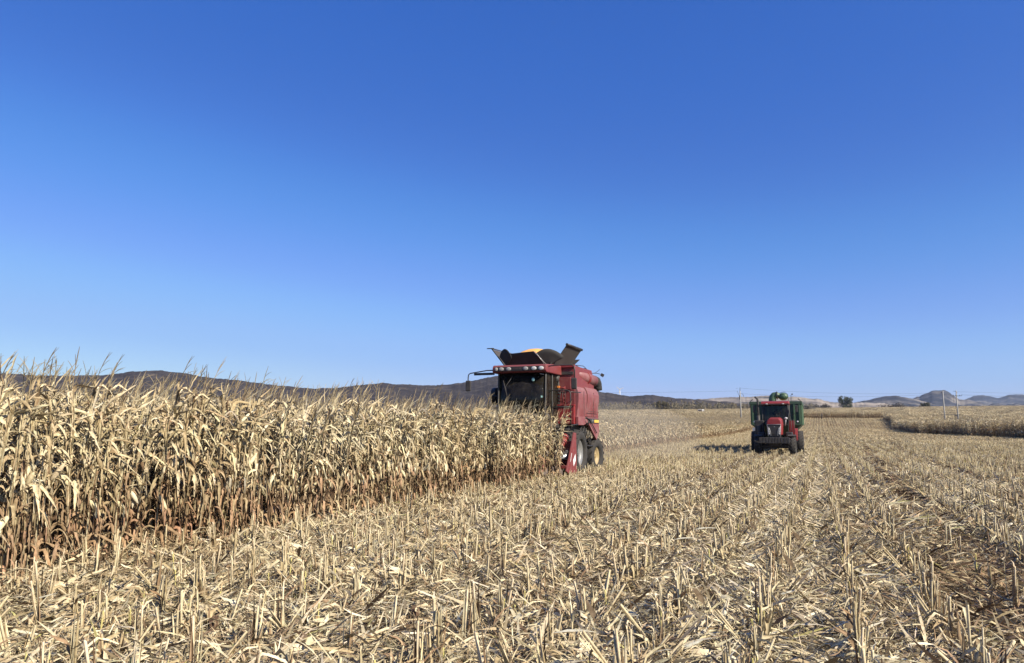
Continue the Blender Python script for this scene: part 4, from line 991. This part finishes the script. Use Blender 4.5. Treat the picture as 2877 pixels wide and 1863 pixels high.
# ================================================================== TRACTOR
TX, TY = 16.55, 47.0
def build_tractor():
    yaw = R(22.4)
    c = empty('tractor', (TX, TY, gzf(TX, TY) - .03), -yaw, 'red and black tractor with weight block facing the camera in the stubble', 'tractor'); c.scale = (1, 1, 1.045)
    h = MB(); h.prism([(-.42, 1.35), (-.47, 2.0), (-.44, 2.30), (-.30, 2.43), (.30, 2.43), (.44, 2.30), (.47, 2.0), (.42, 1.35)], -.62, 1.45, 'y')
    for i in range(8): h.v[i] = (h.v[i][0] * .93, h.v[i][1] + .0, h.v[i][2] - (.10 if h.v[i][2] > 2.2 else 0))
    hood = h.build('hood', M['red_bright'], c, .05)
    g = MB(); g.add([(-.40, -.66, 1.98), (.40, -.66, 1.98), (.36, -.68, 1.28), (-.36, -.68, 1.28), (-.40, -.60, 1.98), (.40, -.60, 1.98), (.36, -.60, 1.28), (-.36, -.60, 1.28)], [(0, 1, 2, 3), (7, 6, 5, 4), (0, 4, 5, 1), (1, 5, 6, 2), (2, 6, 7, 3), (3, 7, 4, 0)]); gr = g.build('grille', M['black'], hood)
    e = MB(); e.tube([(-.36, -.69, 1.28), (-.405, -.68, 1.98), (.405, -.68, 1.98), (.36, -.69, 1.28)], .012, 5)
    for s in (-1, 1): e.tube([(s * .40, -.69, 1.86), (s * .27, -.70, 1.74), (s * .22, -.70, 1.55), (s * .20, -.70, 1.30)], .012, 5)
    e.build('chrome_trim', M['lens'], gr)
    for s in (-1, 1):
        l = MB(); l.add([(s * .39, -.695, 1.82), (s * .28, -.70, 1.70), (s * .24, -.70, 1.40), (s * .36, -.695, 1.36)], [(0, 1, 2, 3)]); l.build('headlight', M['lens_dull'], gr)
        q = MB()
        for k in range(3): q.ell((s * (.325 - .01 * k), -.705, 1.70 - .13 * k), (.035, .012, .045), 10, 6)
        q.build('headlight_lens', M['lens'], gr)
    e = MB(); e.box((.02, -.69, 1.84), (.03, .012, .03)); e.build('badge', M['lens'], gr)
    for k in range(8):
        e = MB(); e.box((0, -.69, 1.30 + .022 * k), (.34, .012, .010))
        if k == 0: acc = e
        else: acc.box((0, -.69, 1.30 + .022 * k), (.34, .012, .010))
    acc.build('grille_slats', M['dark'], gr)
    w = MB()
    for k in range(10): w.box((-.81 + .18 * k, -.95, 1.03), (.165, .42, .34))
    w.box((0, -.72, 1.16), (1.75, .10, .10)); w.build('front_weights', M['black'], c, .02)
    f = MB(); f.box((0, .5, 1.05), (.7, 2.3, .55)); f.box((0, 0, .66), (1.9, .22, .20)); f.box((0, 2.75, .85), (2.2, .34, .34)); f.box((0, -.3, .85), (.6, .8, .3)); f.build('chassis', M['black'], c, .02)
    for s in (-1, 1):
        wheel(c, (s * 1.00, 0, .64), .66, .44, M['rim_grey'], .33, 18, s, steer=R(-3))
        fd = MB(); pts = arc((0, .64), .74, 25, 118, 12)
        vs = []
        for (a, b_) in pts: vs += [(s * .78, a, b_), (s * 1.24, a, b_), (s * 1.24, a * .96, b_ - .03), (s * .78, a * .96, b_ - .03)]
        fd.add(vs, [(i * 4 + j, (i + 1) * 4 + j, (i + 1) * 4 + (j + 1) % 4, i * 4 + (j + 1) % 4) for i in range(len(pts) - 1) for j in range(4)]); fd.build('front_fender', M['dark'], c)
        wheel(c, (s * 1.34, 2.75, .80), .84, .56, M['rim_grey'], .45, 22, s)
        fd = MB(); pts = arc((2.75, .80), .96, 20, 165, 12); vs = []
        for (a, b_) in pts: vs += [(s * .78, a, b_), (s * 1.30, a, b_), (s * 1.30, a, b_ - .04), (s * .78, a, b_ - .04)]
        fd.add(vs, [(i * 4 + j, (i + 1) * 4 + j, (i + 1) * 4 + (j + 1) % 4, i * 4 + (j + 1) % 4) for i in range(len(pts) - 1) for j in range(4)]); fd.box((s * .98, 1.78, 1.75), (.32, .10, .95)); fd.build('rear_fender', M['red_bright'], c, .01)
        q = MB(); q.box((s * .82, 1.0, 1.15), (.42, 1.2, .75)); q.build('fuel_tank', M['black'], c, .06)
        q = MB(); q.tube([(s * .9, 1.45, 2.55), (s * 1.16, 1.40, 2.62), (s * 1.30, 1.40, 2.75)], .014, 6); mo = q.build('mirror_arm', M['black'], c)
        q = MB(); q.box((s * 1.30, 1.38, 2.95), (.17, .05, .42)); mm = q.build('mirror', M['dark'], mo, .02); MB().box((s * 1.30, 1.41, 2.95), (.14, .008, .36)).build('mirror_glass', M['mirror'], mm)
        q = MB(); q.ell((s * 1.33, 1.55, 2.16), (.055, .03, .055)); q.build('fender_lamp', M['lens'], c)
    # cab
    q = MB(); q.box((-.98, 1.25, 1.72), (.56, .5, 1.05)); q.tube([(-.98, .98, 1.3), (-.98, .98, 1.95)], .16, 12); q.build('air_filter', M['black'], c, .05)
    cb = MB(); F0, B0 = 1.45, 3.05
    for s in (-1, 1):
        cb.tube([(s * .72, F0, 1.35), (s * .80, F0, 2.2), (s * .78, F0 + .12, 3.22)], .035, 6); cb.tube([(s * .84, B0, 1.5), (s * .80, B0, 3.22)], .045, 6); cb.tube([(s * .86, 2.3, 1.4), (s * .82, 2.3, 3.22)], .035, 6)
    cb.box((0, 2.25, 1.35), (1.6, 1.6, .12)); cb.tube([(-.74, F0, 1.95), (.74, F0, 1.95)], .03, 6); cb.build('cab_frame', M['black'], c, .008)
    gl = MB(); gl.add([(-.73, F0 - .02, 1.98), (.73, F0 - .02, 1.98), (.76, F0 + .10, 3.2), (-.76, F0 + .10, 3.2)], [(0, 1, 2, 3)]); gl.build('windshield', M['glass'], c)
    gl = MB(); gl.add([(-.78, B0, 1.9), (.78, B0, 1.9), (.76, B0, 3.2), (-.76, B0, 3.2)], [(0, 1, 2, 3)]); gl.build('rear_window', M['glass_clear'], c)
    for s in (-1, 1):
        gl = MB(); gl.add([(s * .80, F0 + .03, 1.45), (s * .85, B0 - .03, 1.5), (s * .80, B0 - .03, 3.2), (s * .78, F0 + .12, 3.2)], [(0, 1, 2, 3)]); gl.build('side_window', M['glass_clear'], c)
    rf = MB(); rf.prism([(1.28, 3.20), (1.25, 3.30), (1.38, 3.40), (2.0, 3.46), (3.0, 3.44), (3.18, 3.34), (3.18, 3.20)], -.86, .86, 'x'); rfo = rf.build('cab_roof', M['red_bright'], c, .04)
    q = MB(); q.box((0, 1.25, 3.235), (1.9, .05, .05)); q.build('roof_edge', M['dark'], rfo, .01)
    for s in (-1, 1):
        q = MB(); q.ell((s * .50, 1.22, 3.25), (.085, .04, .045)); q.build('work_lamp', M['lens_dull'], rfo)
    q = MB(); q.box((0, 2.45, 2.05), (.5, .45, .14)); q.box((0, 2.70, 2.42), (.48, .14, .7)); q.build('seat', M['dark'], c, .04)
    q = MB(); q.lathe([(-.012, .175), (0, .19), (.012, .175), (0, .16), (-.012, .175)], (0, 0, 0), 'z', 24); q.tube([(0, 0, 0), (0, 0, -.5)], .04, 8); q.build('steering_wheel', M['black'], c, loc=(0, 1.9, 2.42), rot=(R(-25), 0, 0))
    # exhaust stack and intake
    q = MB(); q.tube([(-1.04, 1.35, 1.3), (-1.04, 1.35, 3.45), (-1.06, 1.35, 3.58), (-1.14, 1.33, 3.66), (-1.22, 1.30, 3.70)], [.075, .075, .07, .065, .065], 12); q.tube([(-1.04, 1.35, 1.3), (-1.04, 1.35, 2.55)], .105, 12); q.build('exhaust_stack', M['dark'], c)
    q = MB(); q.ell((.66, .95, 2.36), (.10, .07, .07)); q.tube([(.66, .95, 2.3), (.60, 1.0, 1.9)], .02, 6); q.build('hood_mirror', M['lens'], c)
    q = MB(); q.tube([(.92, 1.55, 1.2), (.95, 1.5, 2.3)], .018, 6); q.tube([(1.12, 1.55, 1.2), (1.1, 1.5, 2.3)], .018, 6)
    for k in range(4): q.box((1.02, 1.5, .75 + .28 * k), (.36, .22, .03))
    q.build('steps', M['black'], c)
    p = Matrix.Rotation(-yaw, 4, 'Z') @ Vector((0, 2.42, 2.08))
    make_person((TX + p.x, TY + p.y, c.location.z + 2.08), -yaw, 'driver in dark clothes sitting behind the tractor windscreen', 0, M['cloth'])
build_tractor()

# ================================================================== GRAIN CART
def build_cart():
    yaw = R(22.4); off = Matrix.Rotation(-yaw, 4, 'Z') @ Vector((-.14, 5.0, 0)); X, Y = TX + off.x, TY + off.y
    c = empty('grain_cart', (X, Y, gzf(X, Y) - .02), -yaw, 'green ribbed grain cart with folded auger towed behind the red tractor', 'grain cart'); c.scale = (1, 1, 1.045)
    W, L = 1.60, 6.2; zt, zm, zb = 3.42, 1.95, 1.0
    b = MB(); t = .04
    for (y0, s) in ((0, 1), (L, -1)):
        b.slab([(-W, y0, zm), (W, y0, zm), (W, y0, zt), (-W, y0, zt)], t * s)
        b.slab([(-W, y0, zm), (W, y0, zm), (.6, y0 + s * 1.4, zb), (-.6, y0 + s * 1.4, zb)], -t * s)
    for s in (-1, 1):
        b.slab([(s * W, .04, zm), (s * W, L - .04, zm), (s * W, L - .04, zt), (s * W, .04, zt)], t * s)
        b.slab([(s * W, .04, zm), (s * W, L - .04, zm), (s * .6, L - 1.4, zb), (s * .6, 1.4, zb)], -t * s)
    b.build('hopper', M['green'], c)
    r = MB()
    for y0 in (-.07, L + .07): r.box((0, y0, zt - .05), (2 * W + .26, .10, .20))
    for s in (-1, 1): r.box((s * (W + .07), L / 2, zt - .05), (.10, L, .20))
    r.build('top_rim', M['green'], c, .015)
    for k in range(10):
        xx = -W + .06 + (2 * W - .12) * k / 9
        q = MB(); q.box((xx, -.05, (zt + zm) / 2 - .06), (.10, .11, zt - zm - .1)); q.build('front_rib', M['green_l'], c, .01)  # lighter green paints in the light the ribs catch
    for k in range(9):
        for s in (-1, 1):
            q = MB(); q.box((s * (W + .045), .25 + (L - .5) * k / 8, (zt + zm) / 2 - .06), (.10, .08, zt - zm - .1)); q.build('side_rib', M['green_l'], c, .01)
    q = MB(); q.box((0, -.06, zm + .0), (2 * W + .1, .12, .10)); q.build('lower_rail', M['green'], c, .01)
    # corner hooks on the rim
    q = MB()
    for s in (-1, 1): q.tube([(s * (W + .08), -.07, zt - .05), (s * (W + .02), -.07, zt + .10), (s * (W - .12), -.07, zt + .22)], .03, 6)
    q.build('rim_hook', M['dark'], c)
    # grain inside
    g = MB(); n = 16; vs = []
    for i in range(n + 1):
        for j in range(n + 1):
            x_ = -W + .05 + (2 * W - .1) * i / n; y_ = .1 + (L - .2) * j / n; vs.append((x_, y_, zt - .35 + .30 * math.cos((i / n - .5) * math.pi) * math.cos((j / n - .5) * math.pi)))
    g.add(vs, [(i * (n + 1) + j, i * (n + 1) + j + 1, (i + 1) * (n + 1) + j + 1, (i + 1) * (n + 1) + j) for i in range(n) for j in range(n)], True); g.build('grain_load', M['grain'], c)
    # auger folded over the front: two round green housings with a strap between
    a = MB(); a.tube([(-.20, .35, zt - .3), (-.20, .35, zt + .16), (-.17, .35, zt + .34), (-.08, .35, zt + .46), (.08, .35, zt + .49), (.28, .35, zt + .44)], [.24, .25, .25, .23, .21, .19], 20)
    ao = a.build('auger_elbow', M['green_l'], c)
    a = MB(); a.ell((.52, .35, zt + .38), (.32, .30, .26), 24, 14); a.build('auger_head', M['green_l'], ao)
    a = MB(); a.lathe([(-.03, .235), (-.03, .275), (.03, .275), (.03, .235)], (.12, .35, zt + .46), 'x', 22); a.tube([(.30, .1, zt + .62), (.62, .05, zt + .68), (.84, .05, zt + .5), (.86, .05, zt + .1)], .014, 6); a.build('band', M['dark'], ao)
    a = MB(); a.box((1.12, .1, zt + .52), (.09, .06, .08)); a.tube([(1.02, .1, zt + .0), (1.04, .1, zt + .45), (1.12, .1, zt + .52)], .015, 6); a.build('auger_lamp', M['black'], c)
    # running gear
    f = MB(); f.box((0, L / 2, .85), (.9, L - .6, .22)); f.box((0, 3.3, .75), (2.9, .3, .26)); f.tube([(0, -1.9, .62), (0, .6, .85)], .09, 8)
    for s in (-1, 1):
        f.tube([(s * 1.2, 3.3, .8), (s * 1.3, 3.2, zm + .05)], .07, 8); f.tube([(s * .45, .9, .85), (s * 1.55, .1, zm)], .06, 8)
    f.build('frame', M['green'], c, .01)
    for s in (-1, 1): wheel(c, (s * 1.35, 3.3, .78), .80, .60, M['rim_grey'], .38, 20, s)
    q = MB(); q.slab([(W - .15, -.12, 1.45), (W - .02, -.12, 1.45), (W - .25, -.12, 1.15), (W - .38, -.12, 1.15)], .03); q.slab([(-W + .02, -.12, 1.75), (-W + .35, -.12, 1.75), (-W + .35, -.12, 1.5), (-W + .02, -.12, 1.5)], .03); q.build('mud_plate', M['steel'], c)
build_cart()

# ================================================================== POLES AND WIRES
def pole_mb(h, r0=.18, r1=.12): return MB().tube([(0, 0, -.3), (0, 0, h)], [r0, r1], 12)
def build_poles():
    x, y = 55.4, 180.0; z = gzf(x, y)
    p = empty('utility_pole', (x, y, z), 0, 'lone pale concrete utility pole standing left of the green grain cart', 'utility pole')
    pole_mb(8.6).build('shaft', M['concrete'], p)
    MB().tube([(0, 0, 8.5), (0, 0, 9.4)], .06, 8).build('top_spike', M['black'], p)
    q = MB(); q.tube([(0, -.1, 7.0), (-.35, -.1, 7.6), (-.75, -.1, 8.6)], .035, 6); q.tube([(-.95, 0, 9.2), (-.55, 0, 9.25)], .02, 5); q.tube([(-.75, -.1, 8.55), (-.6, 0, 8.55)], .06, 6); q.build('brace', M['black'], p)
    q = MB(); q.tube([(.1, 0, 7.9), (.5, 0, 7.95), (.75, 0, 7.6), (.85, 0, 7.2)], .04, 6); q.build('insulator_arm', M['black'], p)
    MB().box((-.16, -.05, 7.0), (.16, .3, 1.0)).build('fuse_box', M['black'], p, .02)
    # H frame with transformer
    hx, hy = 103.9, 176.0; hz = gzf(hx, hy)
    t = empty('transformer_pole', (hx, hy, hz), R(-6), 'pair of pale concrete poles carrying a transformer in the right-hand maize', 'utility pole')
    for s in (-1, 1):
        MB().tube([(s * 1.5, 0, -.3), (s * 1.5, 0, 10.0)], [.18, .12], 12).build('shaft', M['concrete'], t)
    MB().box((0, 0, 4.3), (4.3, .14, .12)).build('upper_crossbeam', M['black'], t, .01)
    MB().box((0, 0, 2.25), (3.9, .5, .14)).build('platform', M['dark'], t, .01)
    MB().box((1.50, -.12, 8.75), (2.0, .12, .10)).build('crossarm', M['black'], t, .01)
    q = MB()
    for xx in (-1.85, 1.6): q.tube([(xx, 0, 9.4), (xx, 0, 9.75)], [.12, .05], 8)
    for xx in (.8, 1.3, 2.1, 2.6): q.tube([(xx, -.12, 8.8), (xx, -.12, 9.0)], .05, 6)
    q.tube([(.75, 0, 9.9), (1.45, 0, 9.8), (1.6, 0, 9.7)], .03, 6); q.build('insulator', M['black'], t)
    b = MB(); b.lathe([(0, .001), (0, .40), (.95, .40), (1.0, .34), (1.0, .001)], (0, 0, 2.34), 'z', 20)
    for k in range(12): a = k * math.pi / 6; b.box((.44 * math.cos(a), .44 * math.sin(a), 2.8), (.12, .03, .7), (0, 0, a))
    for xx in (-.2, 0, .2): b.tube([(xx, 0, 3.3), (xx, 0, 3.6)], .05, 6)
    b.build('transformer', M['mud'], t)
    MB().box((.1, -.1, 1.45), (.85, .5, 1.3)).build('switch_box', M['black'], t, .02)
    q = MB(); q.box((1.2, 0, 4.05), (.9, .2, .3)); q.tube([(.8, 0, 8.7), (.75, 0, 7.2)], .015, 5); q.build('fuse_holder', M['dark'], t)
    # wires
    def wire(a, b, sag, lab, r=.014):
        pts = []
        for i in range(25):
            k = i / 24; pts.append((a[0] + (b[0] - a[0]) * k, a[1] + (b[1] - a[1]) * k, a[2] + (b[2] - a[2]) * k - sag * 4 * k * (1 - k)))
        tag(MB().tube(pts, r, 5).build('power_line', M['black']), lab, 'power line')
    rot = Matrix.Rotation(R(-6), 3, 'Z'); e = Vector((hx, hy, hz)) + rot @ Vector((2.5, -.12, 9.0)); e2 = Vector((hx, hy, hz)) + rot @ Vector((1.6, 0, 9.75)); e0 = Vector((hx, hy, hz)) + rot @ Vector((-1.75, 0, 9.2)); e3 = Vector((hx, hy, hz)) + rot @ Vector((.9, -.12, 9.0))
    wire(e, (190, 190, hz + 10.0), .9, 'lower overhead wire leading right from the transformer poles', .022)
    wire(e2, (190, 190, hz + 11.0), .8, 'upper overhead wire leading right from the transformer poles')
    wire(e0, e3, .1, 'short wire joining the tops of the two transformer poles', .022)
    pt = Vector((x, y, z)); wire(pt + Vector((0, 0, 9.3)), e0 + Vector((0, 0, .3)), .7, 'upper overhead wire between the lone pole and the transformer poles'); wire(pt + Vector((.5, 0, 7.95)), e0, .7, 'lower overhead wire between the lone pole and the transformer poles')
    wire(pt + Vector((-.75, 0, 8.6)), (-30, 178, z + 9.2), .7, 'overhead wire leading left from the lone pole behind the combine')
build_poles()

# ================================================================== TREES
def leaf_crown(name, parent, centers, n, size, col, mat, g, spread=1.0):
    b = PB()
    cs = np.array(centers)                          # x y z r
    w = cs[:, 3] ** 2.2; w /= w.sum()
    k = g.choice(len(cs), n, p=w); d = g.normal(size=(n, 3)); d /= np.linalg.norm(d, axis=1)[:, None]
    P = cs[k, :3] + d * (cs[k, 3] * g.uniform(.35, 1.05, n) ** .6)[:, None]
    a = g.normal(size=(n, 3)); a /= np.linalg.norm(a, axis=1)[:, None]; c2 = np.cross(a, d); c2 /= np.linalg.norm(c2, axis=1)[:, None] + 1e-9
    s = size * g.uniform(.5, 1.3, n)[:, None]
    V = np.stack([P - a * s, P + c2 * s * .6, P + a * s, P - c2 * s * .6], 1).reshape(-1, 3)
    F = np.arange(n * 4).reshape(-1, 4); cc = np.repeat(np.array(col) * g.uniform(.6, 1.35, (n, 1)), 4, 0)
    b.put(V, F, cc); return link(name, b.mesh(name, mat), parent=parent)
M['leaf'] = straw_mat('leafage', .2, False)
M['bark'] = paint('bark', (.09, .075, .06), .9, .3)
def tree(nm, x, y, w, h, label, cat, col, n, size, g, trunk=True, z_off=0, low=.12):
    o = empty(nm, (x, y, gzf(x, y) + z_off), 0, label, cat)
    cs = []; 
    for _ in range(40):
        a = g.uniform(0, 6.28); r = w / 2 * math.sqrt(g.uniform(0, 1)) * .84; zz = h * g.uniform(low + .12, .90)
        k = math.sqrt(max(.05, 1 - ((zz / h - .52) / .52) ** 2)); cs.append((r * k * math.cos(a), r * k * math.sin(a), zz, w * g.uniform(.08, .16)))
    t = MB(); t.tube([(0, 0, -.5), (.1, 0, h * .25), (0, .1, h * .6), (.05, 0, h * .85)], [w * .035, w * .028, w * .018, w * .006], 8)
    for c_ in cs[:14]: t.tube([(0, 0, h * g.uniform(.12, .5)), (c_[0] * .5, c_[1] * .5, c_[2] * .75), c_[:3]], [w * .014, w * .009, w * .004], 5)
    t.build('trunk' if trunk else 'stem', M['bark'], o); leaf_crown('crown', o, cs, n, size, col, M['leaf'], g)
    return o
gt = np.random.default_rng(3)
def atpx(px, Yd): # ground point on a bearing given by the survey of the photo, at distance Yd
    a, _ = pix_dir(px, 1000); return Yd * math.tan(a), Yd
x, y = atpx(1968, 560); tree('round_tree', x, y, 11.5, 13.5, 'round dark green tree standing alone on the field horizon', 'tree', (.10, .11, .070), 6500, .27, gt, z_off=-1.0, low=.0)
x, y = atpx(1880, 400); tree('pale_bush', x, y, 9, 5.0, 'pale grey bare bush just right of the green cart', 'bush', (.26, .24, .20), 3500, .22, gt, False)
x, y = atpx(2155, 600); tree('small_bush', x, y, 9, 6, 'small olive bush between the round tree and the transformer poles', 'bush', (.10, .095, .05), 2500, .35, gt, False, -.5)
x, y = atpx(1905, 590); tree('low_bush', x, y, 20, 4.2, 'low dark scrub on the horizon left of the round tree', 'bush', (.07, .06, .045), 3000, .4, gt, False, -.3)
x, y = atpx(2080, 640); tree('low_bush', x, y, 30, 4.4, 'long low dark scrub on the horizon right of the round tree', 'bush', (.085, .07, .055), 4500, .4, gt, False, -.8)
x, y = atpx(1540, 560); tree('spreading_tree', x, y, 11, 9, 'bushy brown-green tree rising from the far tree line right of the combine', 'tree', (.13, .11, .06), 5000, .35, gt, z_off=-.5)
def woodland():
    b = PB(); g = np.random.default_rng(8)
    for i in range(430):
        t = g.uniform(0, 1); px = 1330 + 480 * t; Yd = g.uniform(640, 760); x, y = atpx(px, Yd); z = gzf(x, y)
        h = g.uniform(6, 12) * (1 - .35 * max(0, t - .55) / .45) + 1.0; z -= 1.5
        col = np.array([.24, .205, .13]) if g.random() < .75 else np.array([.15, .135, .085]); col = col * g.uniform(.7, 1.25)
        b.stem([[x, y, z], [x, y, z + h]], [.25, .08], np.array([.12, .10, .075]), 3)
        n = 46; zz = z + h * g.uniform(.25, 1.0, n); rr = h * .17 * np.sqrt(np.clip(1 - (zz - z - h * .55) ** 2 / (h * .5) ** 2, .05, 1))
        a = g.uniform(0, 6.28, n); P = np.stack([x + rr * np.cos(a) * g.uniform(.2, 1, n), y + rr * np.sin(a), zz], 1)
        d1 = g.normal(size=(n, 3)) * [.5, .5, 1.0]; d1 /= np.linalg.norm(d1, axis=1)[:, None]; d2 = np.cross(d1, g.normal(size=(n, 3))); d2 /= np.linalg.norm(d2, axis=1)[:, None]
        s = g.uniform(.5, 1.1, n)[:, None]
        V = np.stack([P - d1 * s, P + d2 * s * .35, P + d1 * s, P - d2 * s * .35], 1).reshape(-1, 3)
        b.put(V, np.arange(n * 4).reshape(-1, 4), np.repeat(col * g.uniform(.7, 1.3, (n, 1)), 4, 0))
    o = link('woodland', b.mesh('woodland', M['leaf'])); tag(o, 'far-off belt of thin olive and grey trees below the dark hill', 'woodland', kind='stuff')
woodland()

# ================================================================== SMALL FAR THINGS
def small_things():
    x, y = atpx(1912, 228); z = gzf(x, y)
    MB().tube([(0, 0, -.2), (.03, 0, 1.0), (0, 0, 1.9)], [.24, .20, .15], 8).build('post', M['wood'], None, loc=(x, y, z))
    o = bpy.context.scene.objects['post']; tag(o, 'dark stump-like post standing at the foot of the far maize edge', 'post')
    # white van half hidden by the crop
    x, y = atpx(1630, 262); z = gzf(x, y)
    v = empty('van', (x, y, z + 1.0), R(-25), 'small white van half hidden behind the far maize left of the utility pole', 'van')
    b = MB(); b.prism([(-2.0, .35), (-2.05, .95), (-1.35, 1.12), (-.85, 1.85), (1.9, 1.88), (2.0, 1.2), (2.0, .35)], -.8, .8, 'x'); b.build('body', M['white'], v, .06)
    MB().slab([(-.72, -1.38, 1.16), (.72, -1.38, 1.16), (.66, -.93, 1.78), (-.66, -.93, 1.78)], .02).build('windshield', M['black'], v)
    for s in (-1, 1):
        MB().box((s * .805, .1, 1.45), (.02, 1.9, .45)).build('window', M['black'], v)
        for yy in (-1.3, 1.3): MB().lathe([(-.1, .001), (-.1, .3), (.1, .3), (.1, .001)], (s * .75, yy, .3), 'x', 16).build('wheel', M['tyre'], v)
    # white wind turbine beyond the dark hill
    a, te = pix_dir(1441, 925); D = 1600; x, y = D * math.sin(a), D * math.cos(a); z = EYE + te * D
    t = empty('wind_turbine', (x, y, z - 4), R(-20), 'small white wind turbine on the dark hill right of the combine', 'wind turbine')
    MB().tube([(0, 0, 0), (0, 0, 22)], [1.0, .6], 10).build('tower', M['white'], t)
    n = MB(); n.box((0, .6, 22.4), (2.6, 4.0, 2.6)); n.build('nacelle', M['white'], t, .3)
    for k in range(3):
        q = R(20 + 120 * k); bl = MB(); d = Vector((math.cos(q), 0, math.sin(q))); s = Vector((-d.z, 0, d.x)); ce = Vector((0, -1.6, 22.4))
        bl.slab([ce + s * .7, ce + d * 3 + s * 1.3, ce + d * 9 + s * .4, ce + d * 9 - s * .2, ce + d * 3 - s * .8, ce - s * .6], .3); bl.build('blade', M['white'], t)
small_things()

# fallen ears and husks lying on the litter
def husks():
    g = np.random.default_rng(33)
    spots = [(2.55, 5.1), (-3.1, 9.6), (-2.3, 8.1), (.9, 12.5), (5.9, 12.8), (1.9, 4.3), (-.3, 5.6), (3.6, 7.2), (-1.6, 6.3), (7.4, 9.5), (4.2, 15.5), (9.5, 17.5), (-.9, 10.6), (2.9, 10.4)]
    for i, (x, y) in enumerate(spots):
        b = PB(); L = g.uniform(.17, .24); az = 0
        t = np.array([0, .15, .4, .7, .92, 1.0]); Q = np.stack([t * L - L / 2, 0 * t, .05 + .01 * np.sin(t * 3)], 1)
        b.stem(Q, [.008, .030, .038, .032, .016, .003], CREAM * g.uniform(.85, 1.0), 10)
        e = empty('fallen_ear', (x, y, gzf(x, y) + .03), g.uniform(0, 6.28), 'pale fallen maize ear with loose husk leaves lying on the litter', 'maize ear', 'fallen ears on the near ground')
        link('ear', b.mesh('ear', M['straw']), parent=e)
        h = PB()
        for k in range(5): corn_leaf(h, [-L / 2, 0, .05], g.normal(0, .7), g.uniform(.16, .28), g.uniform(.05, .08), R(g.uniform(10, 50)), R(60), g, pick([WHITE, CREAM], [2, 1], g), 6, 3, 0)
        link('husk', h.mesh('husk', M['straw']), parent=e)
husks()

# ================================================================== AIR
def build_haze():
    m, nt, out = new_mat('haze'); v = nt.nodes.new('ShaderNodeVolumePrincipled')
    v.inputs['Color'].default_value = (.62, .74, .95, 1); v.inputs['Density'].default_value = .00007; v.inputs['Anisotropy'].default_value = .2
    lk(nt, v.outputs[0], out.inputs['Volume'])
    b = MB(); b.box((0, 0, 139), (14800, 14800, 300)); tag(b.build('haze', m), kind='stuff')
build_haze()

def build_dust():
    m, nt, out = new_mat('dust'); v = nt.nodes.new('ShaderNodeVolumePrincipled')
    v.inputs['Color'].default_value = (.90, .80, .66, 1); v.inputs['Density'].default_value = .014
    lk(nt, v.outputs[0], out.inputs['Volume'])
    X, Y = xy(40, -10.5); b = MB(); b.ell((0, 0, 0), (4.5, 12.0, 1.9), 28, 14)
    tag(b.build('dust_cloud', m, None, 0, (X, Y, 1.3), (0, 0, -AL)), 'faint pale dust hanging low over the stubble behind the combine', 'dust', kind='stuff')
build_dust()
